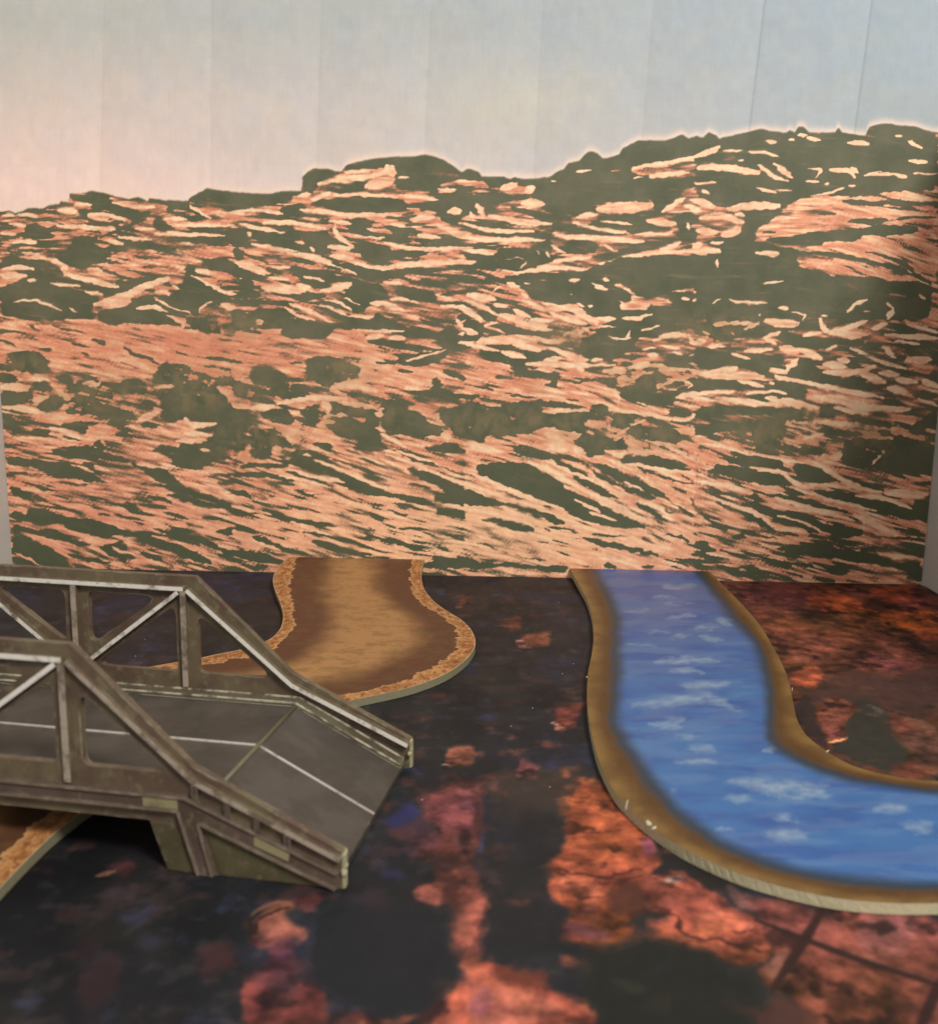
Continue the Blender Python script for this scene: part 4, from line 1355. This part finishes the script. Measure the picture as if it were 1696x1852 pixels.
BLo = [(531,1003),(510,1018),(495,1038),(493,1052),(498,1070),(507,1091),(513,1112),(509,1135),(494,1153),(470,1165),(435,1175),(393,1183),(358,1191),(323,1197),(271,1206),(240,1212),(150,1235),(60,1265),(-60,1300),(-160,1330)]
BLi = [(541,1003),(536,1015),(529,1039),(526,1056),(527,1072),(531,1094),(535,1120),(531,1140),(515,1159),(494,1174),(453,1190),(420,1196),(393,1199),(360,1205),(321,1210),(290,1215),(200,1240),(100,1270),(-30,1310),(-150,1350)]
BRi = [(742,1003),(741,1030),(738,1055),(751,1081),(780,1104),(814,1127),(829,1148),(827,1169),(814,1187),(772,1208),(733,1231),(673,1247),(610,1258),(500,1280),(380,1315),(270,1360),(170,1415),(49,1498),(26,1522),(-10,1560),(-120,1680)]
BRo = [(768,1003),(765,1020),(761,1043),(766,1066),(785,1089),(811,1107),(834,1120),(852,1138),(860,1156),(859,1172),(845,1192),(816,1214),(785,1229),(738,1245),(673,1259),(600,1275),(500,1300),(370,1345),(230,1410),(104,1502),(52,1552),(0,1606),(-80,1700)]
channel, blo, bro = tile('channel_tile', BLo, BLi, BRi, BRo, .0070, .09, 420, (bt.m, ce2.m), 'brown dry riverbed tile of thick card with an orange stony rim, running under the bridge', 'riverbed tile')
fb = N('frayed_card', rough=.8).color((226, 218, 190))
def fleck(name, x, y, h, w_, parent, lean=0.0):
    p = onz(x, y, TH - .0005); r = []
    for k, (t, q) in enumerate(((0, 1), (.35, .9), (.7, .75), (1, .3))):
        for j in range(6):
            an = j * math.pi / 3; r.append(p + np.array([lean * h * t * t + w_ * q * math.cos(an), w_ * q * .7 * math.sin(an), h * t]))
    f = [(k * 6 + j, k * 6 + (j + 1) % 6, (k + 1) * 6 + (j + 1) % 6, (k + 1) * 6 + j) for k in range(3) for j in range(6)] + [tuple(range(18, 24)), tuple(range(5, -1, -1))]
    return mesh(name, r, f, fb.m, parent, parent.location, smooth=True)
fleck('frayed_fibre', 1131, 1468, .0042, .0004, river, .15); fleck('frayed_fibre', 1173, 1494, .0018, .0012, river, -.3); fleck('frayed_fibre', 1181, 1501, .0012, .0009, river, .6)
fleck('frayed_fibre', 1061, 1226, .0008, .0004, river); fleck('frayed_fibre', 1432, 1250, .0016, .0003, river); fleck('frayed_fibre', 1494, 1362, .0012, .0006, river, .8)
sp = N('lint', rough=.8).color((225, 225, 220)); V = []; Fc = []
for x, y in ((963,1281),(1017,1219),(763,1447),(924,1314),(1037,1201),(994,1424),(345,1170),(245,1187),(1010,1090),(262,1157)):
    p = onz(x, y, .0002); b = len(V); s_ = .00028
    V += [p + s_ * np.array(d) for d in ((1, 0, 0), (0, 1, 0), (-1, 0, 0), (0, -1, 0), (0, 0, 1.2))]; Fc += [(b, b + 1, b + 4), (b + 1, b + 2, b + 4), (b + 2, b + 3, b + 4), (b + 3, b, b + 4)]
o = mesh('lint_specks', V, Fc, sp.m); tag(o, 'tiny white lint specks scattered on the dark mat', 'lint', None, 'stuff')

# ------------------------------------------------------------------ the bridge
p0 = onz(303, 1573); q0 = onz(617, 1608); BD = (q0 - p0) / np.linalg.norm(q0 - p0); BWD = np.array([-BD[1], BD[0], 0])
def bw(s, w, z): return q0 + BD * (s / 1000) + BWD * (w / 1000) + ZU * (z / 1000)
SC = -129.3; mir = lambda pts: [(2 * SC - s, z) for s, z in pts][::-1]
br_root = empty('toy_bridge', tuple(bw(SC, 41.5, 0)), 'grey brown plastic toy truss bridge with two ramps over the dry riverbed', 'bridge'); BO = br_root.location
def plastic(name, c1, c2, wear, wearcol=(212, 204, 184), rough=.5, er=.0006, dust=(150, 140, 108)):
    k = N(name, rough=rough, spec=.4, gain=.58); n1 = k.noise(55, 4, .6); c = k.mix(k.ramp(n1, .38, .62), c1, c2)
    c = k.mix(k.math('MULTIPLY', k.ramp(k.noise(260, 4, .6), .52, .72), .45), c, dust)
    w = k.math('MULTIPLY', k.edge(er), k.ramp(k.noise(140, 4, .6), .62 - wear * .5, .78 - wear * .4))
    c = k.mix(w, c, wearcol); k.color(c); k.bump(k.noise(500, 4), .25, .0003); return k
pl = plastic('bridge_plastic', (120, 106, 80), (100, 80, 66), .25)
pl_g = plastic('bridge_girder_plastic', (104, 86, 76), (88, 72, 60), .45, (165, 148, 132))
pl_ab = plastic('bridge_panel_plastic', (100, 92, 64), (84, 76, 52), .1)
road = plastic('bridge_road_plastic', (92, 84, 75), (78, 71, 62), .0, rough=.42, dust=(96, 88, 80))
def wornmat(name, bright, cov, base=(120, 104, 88)):
    k = N(name, rough=.5, spec=.4, gain=.62); n = k.noise(150, 5, .65); c = k.mix(k.ramp(n, .58 - cov, .76 - cov), base, bright)
    c = k.mix(k.math('MULTIPLY', k.ramp(k.noise(600, 3), .6, .7), .5), c, base); k.color(c); k.bump(k.noise(900, 3), .3, .0003); return k
w_hi = wornmat('worn_rib_bright', (246, 240, 226), .27); w_mid = wornmat('worn_rib_soft', (182, 166, 148), .20); w_lo = wornmat('worn_rib_dull', (150, 134, 118), .12)
tanp = wornmat('bare_patch', (156, 146, 108), .25, (128, 116, 86))
def fillet(poly, r, n=4):
    out = []; m_ = len(poly)
    for i in range(m_):
        a, b, c = (np.array(poly[(i + k) % m_], float) for k in (-1, 0, 1)); u = (a - b) / np.linalg.norm(a - b); v_ = (c - b) / np.linalg.norm(c - b)
        ang = math.acos(np.clip(u @ v_, -1, 1)); t = min(r / math.tan(ang / 2), .4 * np.linalg.norm(a - b), .4 * np.linalg.norm(c - b))
        p1, p2 = b + u * t, b + v_ * t
        for j in range(n + 1): f = j / n; out.append(tuple((1 - f) ** 2 * p1 + 2 * f * (1 - f) * b + f * f * p2))
    return out
def prism(name, loops, w0, w1, mat, parent, fn=bw, front=None):
    """loops: outline then holes in the (s, z) plane, drawn through from w0 to w1 (mm)"""
    area = lambda p: sum(p[i][0] * p[(i + 1) % len(p)][1] - p[(i + 1) % len(p)][0] * p[i][1] for i in range(len(p)))
    loops = [l if (area(l) > 0) == (i == 0) else l[::-1] for i, l in enumerate(loops)]
    flat = [p for l in loops for p in l]; tris = tessellate_polygon([[Vector((a, b, 0)) for a, b in l] for l in loops]); n = len(flat)
    V = [fn(a, w0, b) for a, b in flat] + [fn(a, w1, b) for a, b in flat]; Fc = []
    for t in tris:
        a, b, c = (np.array(flat[i]) for i in t)
        if (b - a)[0] * (c - a)[1] - (b - a)[1] * (c - a)[0] < 0: t = t[::-1]
        Fc.append(tuple(t)); Fc.append(tuple(i + n for i in t[::-1]))
    k = 0; nf = len(Fc)
    for l in loops:
        for i in range(len(l)): a, b = k + i, k + (i + 1) % len(l); Fc.append((b, a, a + n, b + n))
        k += len(l)
    o = mesh(name, V, Fc, mat, parent, BO)
    if front is not None:
        o.data.materials.append(front)
        for i in range(0, nf, 2): o.data.polygons[i].material_index = 1
    return o
def band(pts, hw):
    """constant width strip along a path in the (s, z) plane, mitred"""
    pts = [np.array(p, float) for p in pts]; L = []; Rr = []
    for i, p in enumerate(pts):
        d1 = (p - pts[i - 1]) if i else None; d2 = (pts[i + 1] - p) if i < len(pts) - 1 else None
        d1 = d1 / np.linalg.norm(d1) if d1 is not None else None; d2 = d2 / np.linalg.norm(d2) if d2 is not None else None
        a = d1 if d2 is None else d2 if d1 is None else d1 + d2; a = a / np.linalg.norm(a); nrm = np.array([-a[1], a[0]])
        k = hw / (nrm @ np.array([-(d1 if d1 is not None else d2)[1], (d1 if d1 is not None else d2)[0]])); L.append(tuple(p + nrm * k)); Rr.append(tuple(p - nrm * k))
    return L + Rr[::-1]
out_r = [(-81.0, 67.8), (-44.2, 33.2), (0.4, 11.4), (0.4, 0.0), (-53.5, 0.0), (-58.5, 15.4)]
outline = [(2 * SC - s, z) for s, z in out_r][::-1]
outline = out_r + outline                     # right half then the mirrored left half
holes_r = [[(-124.6, 59.8), (-124.6, 38.6), (-94.6, 59.8)], [(-89.0, 57.2), (-89.0, 30.6), (-124.0, 30.6), (-124.2, 31.4)], [(-80.8, 54.2), (-80.8, 30.6), (-50.6, 30.6)]]
holes = [fillet(h if len(h) == 3 else [h[0], h[1], h[2]], 2.6) for h in holes_r]; holes += [[(2 * SC - s, z) for s, z in h] for h in holes]
def nudge(l): return [(s + 1.7 * min(1, max(0, (-46 - s) / 24)) * (1 if s > SC + 20 else 0), z) for s, z in l]
def truss(w0, sgn, lab):
    """w0: the face towards the viewer"""
    nd = nudge if w0 < 10 else (lambda l: list(l)); T = prism('truss', [outline] + [nd(h) for h in holes], w0, w0 + 2.6, pl.m, br_root); T['label'] = lab
    for f0, f1, hi in ((w0 - (1.7 if w0 < 10 else 2.4), w0 - .01, True), (w0 + 2.61, w0 + 4.6, False)):
        a = lambda nm, pts, hw, mt, d=0: prism(nm, [band(nd(pts), hw)], f0 + d * (1 if hi else -1), f1, pl.m, T, front=mt.m)
        a('chord_rib', [(2 * SC + 84.8, 63.4), (-84.8, 63.4)], .8, w_hi)
        for m_ in (1, -1):
            q = lambda pts: pts if m_ == 1 else mir(pts)
            a('ramp_rib', q([(-83.6, 63.0), (-43.6, 29.3), (0.2, 9.6)]), .8, w_mid if not hi or w0 < 10 else w_hi, .05)
            a('diagonal_rib', q([(-87.0, 62.0), (-127.6, 30.6)]), .75, w_hi, .1)
            a('post_rib', q([(-85.2, 62.4), (-85.2, 25.5)]), 1.1, w_mid, .25)
        prism('post_rib', [band([(SC, 62.4), (SC, 25.5)], 1.1)], f0 + (.25 if hi else -.25), f1, pl.m, T, front=w_mid.m)
    return T
tn = truss(0.0, 1, 'truss side nearest the viewer'); tf = truss(83.0, 1, 'truss side farther from the viewer, in front of the riverbed')
gird_r = [(-47.2, 24.5), (-0.4, 5.6), (-0.9, 0.2), (-42.9, 17.0), (-38.6, 0.15), (-43.3, 0.15), (-48.6, 19.5)]
def girder(w0, w1, lip0, lip1):
    out = gird_r + [(2 * SC - s, z) for s, z in gird_r][::-1]
    G_ = prism('girder', [out], w0, w1, pl_g.m, br_root)
    for pts, mt in (([(2 * SC + 46.6, 24.1), (-46.6, 24.1)], w_lo), ([(2 * SC + 48.6, 19.9), (-48.6, 19.9)], w_lo)):
        prism('lip', [band(pts, .45)], lip0, lip1, pl_g.m, G_, front=mt.m)
    for m_ in (1, -1):
        for pts in ([(-46.6, 24.1), (-0.8, 5.4)], [(-42.6, 16.8), (-1.2, .6)], [(-48.6, 19.4), (-43.1, .3)], [(-42.6, 16.6), (-38.8, .3)]):
            prism('lip', [band(pts if m_ == 1 else mir(pts), .42)], lip0, lip1, pl_g.m, G_, front=w_lo.m)
        for s_ in (-43.4, -33.5, -24.6, -15.5):
            z1 = 29.3 - (s_ + 43.6) * .4498 - .9; z0 = 24.5 - (s_ + 47.2) * .404 + .4
            if z1 > z0: prism('stiffener', [band([(s_, z1), (s_, z0)] if m_ == 1 else [(2 * SC - s_, z1), (2 * SC - s_, z0)], .9)], lip0 + .3, lip1, pl_g.m, G_)
    return G_
gn = girder(-1.3, -.012, -2.0, -1.312); gf = girder(85.62, 86.9, 86.912, 87.6)
pt1 = prism('bare_patch', [[(-59.6, 23.3), (-48.8, 23.3), (-48.8, 20.5), (-59.6, 20.5)]], -1.7, -1.312, tanp.m, gn)
pt2 = prism('bare_patch', [[(-25.4, 14.6), (-14.8, 10.2), (-15.3, 7.7), (-25.6, 11.6)]], -1.7, -1.312, tanp.m, gn)
# deck with its two ramps, kerbs, centre line and the ridge where each ramp starts
dp = [(-41.0, 22.6), (-1.6, 2.2)]; dfull = [(2 * SC - s, z) for s, z in dp][::-1] + dp
def slab(name, path, top, th, w0, w1, mat, parent, front=None):
    up = [(s, z + top) for s, z in path]; dn = [(s, z + top - th) for s, z in path][::-1]
    dn = [(s, max(z, .1)) for s, z in dn]
    return prism(name, [up + dn], w0, w1, mat, parent, front=front)
deck = slab('deck', dfull, 0, 1.9, 2.9, 82.7, road.m, br_root); deck['label'] = 'dark grey road surface'
kedge = wornmat('worn_kerb_edge', (214, 204, 182), .19, (108, 98, 78))
kerbm = plastic('bridge_kerb_plastic', (112, 104, 80), (90, 78, 62), .62, (226, 218, 196), er=.0009)
for w0, w1 in ((5.0, 9.6), (77.0, 82.6)):
    slab('kerb', dfull, 1.5, 1.45, w0, w1, kerbm.m, deck)
for w0 in (9.3, 76.95): slab('worn_edge', dfull, 1.75, .55, w0, w0 + .55, kedge.m, deck)
slab('worn_edge', dfull, 2.0, .6, 82.1, 82.75, kedge.m, deck); slab('worn_edge', dfull, 2.0, .6, 4.6, 5.2, kedge.m, deck)
for pts in ([(-57.4, 14.6), (-50.0, 14.6), (-45.4, .3), (-53.0, .3)], [(-40.6, 13.6), (-7.0, .3), (-36.8, .3)]):
    for q_ in (pts, mir(pts)): prism('abutment_panel', [q_], -.35, -.012, pl_ab.m, br_root)
def cyl(name, pts3, r, mat, parent, n=8):
    pts3 = [np.array(p) for p in pts3]; V = []; Fc = []
    for i, p in enumerate(pts3):
        d = pts3[min(i + 1, len(pts3) - 1)] - pts3[max(i - 1, 0)]; d /= np.linalg.norm(d); a = np.cross(d, [0, 0, 1.0]); 
        if np.linalg.norm(a) < .1: a = np.cross(d, [1.0, 0, 0])
        a /= np.linalg.norm(a); b = np.cross(d, a)
        V += [p + r * (math.cos(2 * math.pi * j / n) * a + math.sin(2 * math.pi * j / n) * b) for j in range(n)]
    for i in range(len(pts3) - 1): Fc += [(i * n + j, i * n + (j + 1) % n, (i + 1) * n + (j + 1) % n, (i + 1) * n + j) for j in range(n)]
    Fc += [tuple(range(n - 1, -1, -1)), tuple(range((len(pts3) - 1) * n, len(pts3) * n))]
    return mesh(name, V, Fc, mat, parent, BO, smooth=True)
ridge = N('ridge_plastic', rough=.5, spec=.4); ridge.color(ridge.mix(ridge.noise(200, 4), (112, 104, 78), (140, 132, 102)))
wl = wornmat('road_line', (196, 184, 172), .30, (110, 100, 92))
cyl('centre_line', [bw(s, 41.5, z + .12) for s, z in dfull], .00055, wl.m, deck)
for s_ in (-41.0, 2 * SC + 41.0): cyl('ramp_ridge', [bw(s_, 9.8, 22.8), bw(s_, 76.8, 22.8)], .0008, ridge.m, deck)
# pale torn crumbs of plastic on the ramp ends
def crumb(s, w, z, r, parent):
    rr = random.Random(int(s * 7 + w)); V = []; Fc = []; n = 7
    for i in range(1, 5):
        for j in range(n): th = math.pi * i / 5; ph = 2 * math.pi * j / n; q = r * (.75 + .5 * rr.random()); V.append(bw(s, w, z) + q * np.array([math.sin(th) * math.cos(ph), math.sin(th) * math.sin(ph), 1.2 * math.cos(th)]))
    for i in range(3): Fc += [(i * n + j, i * n + (j + 1) % n, (i + 1) * n + (j + 1) % n, (i + 1) * n + j)[::-1] for j in range(n)]
    Fc += [tuple(range(n)), tuple(range(4 * n - 1, 3 * n - 1, -1))]
    return mesh('plastic_burr', V, Fc, burr.m, parent, BO, smooth=True)
burr = N('torn_plastic', rough=.6); burr.color(burr.mix(burr.noise(900), (176, 166, 124), (224, 216, 178)))
crumb(.6, 81.8, 6.2, .0009, tf); crumb(1.0, 83.4, 7.4, .0006, tf); crumb(.8, .2, 5.0, .0011, tn); crumb(1.0, 1.6, 6.6, .0008, tn); crumb(.2, 3.6, 9.6, .0008, tn)
for s0, w0 in ((0.45, 82.8), (0.45, -.2)): prism('end_cap', [[(s0, .4), (s0 + .8, .4), (s0 + .8, 10.6), (s0, 10.8)]], w0, w0 + 2.4, burr.m, tf if w0 > 10 else tn)
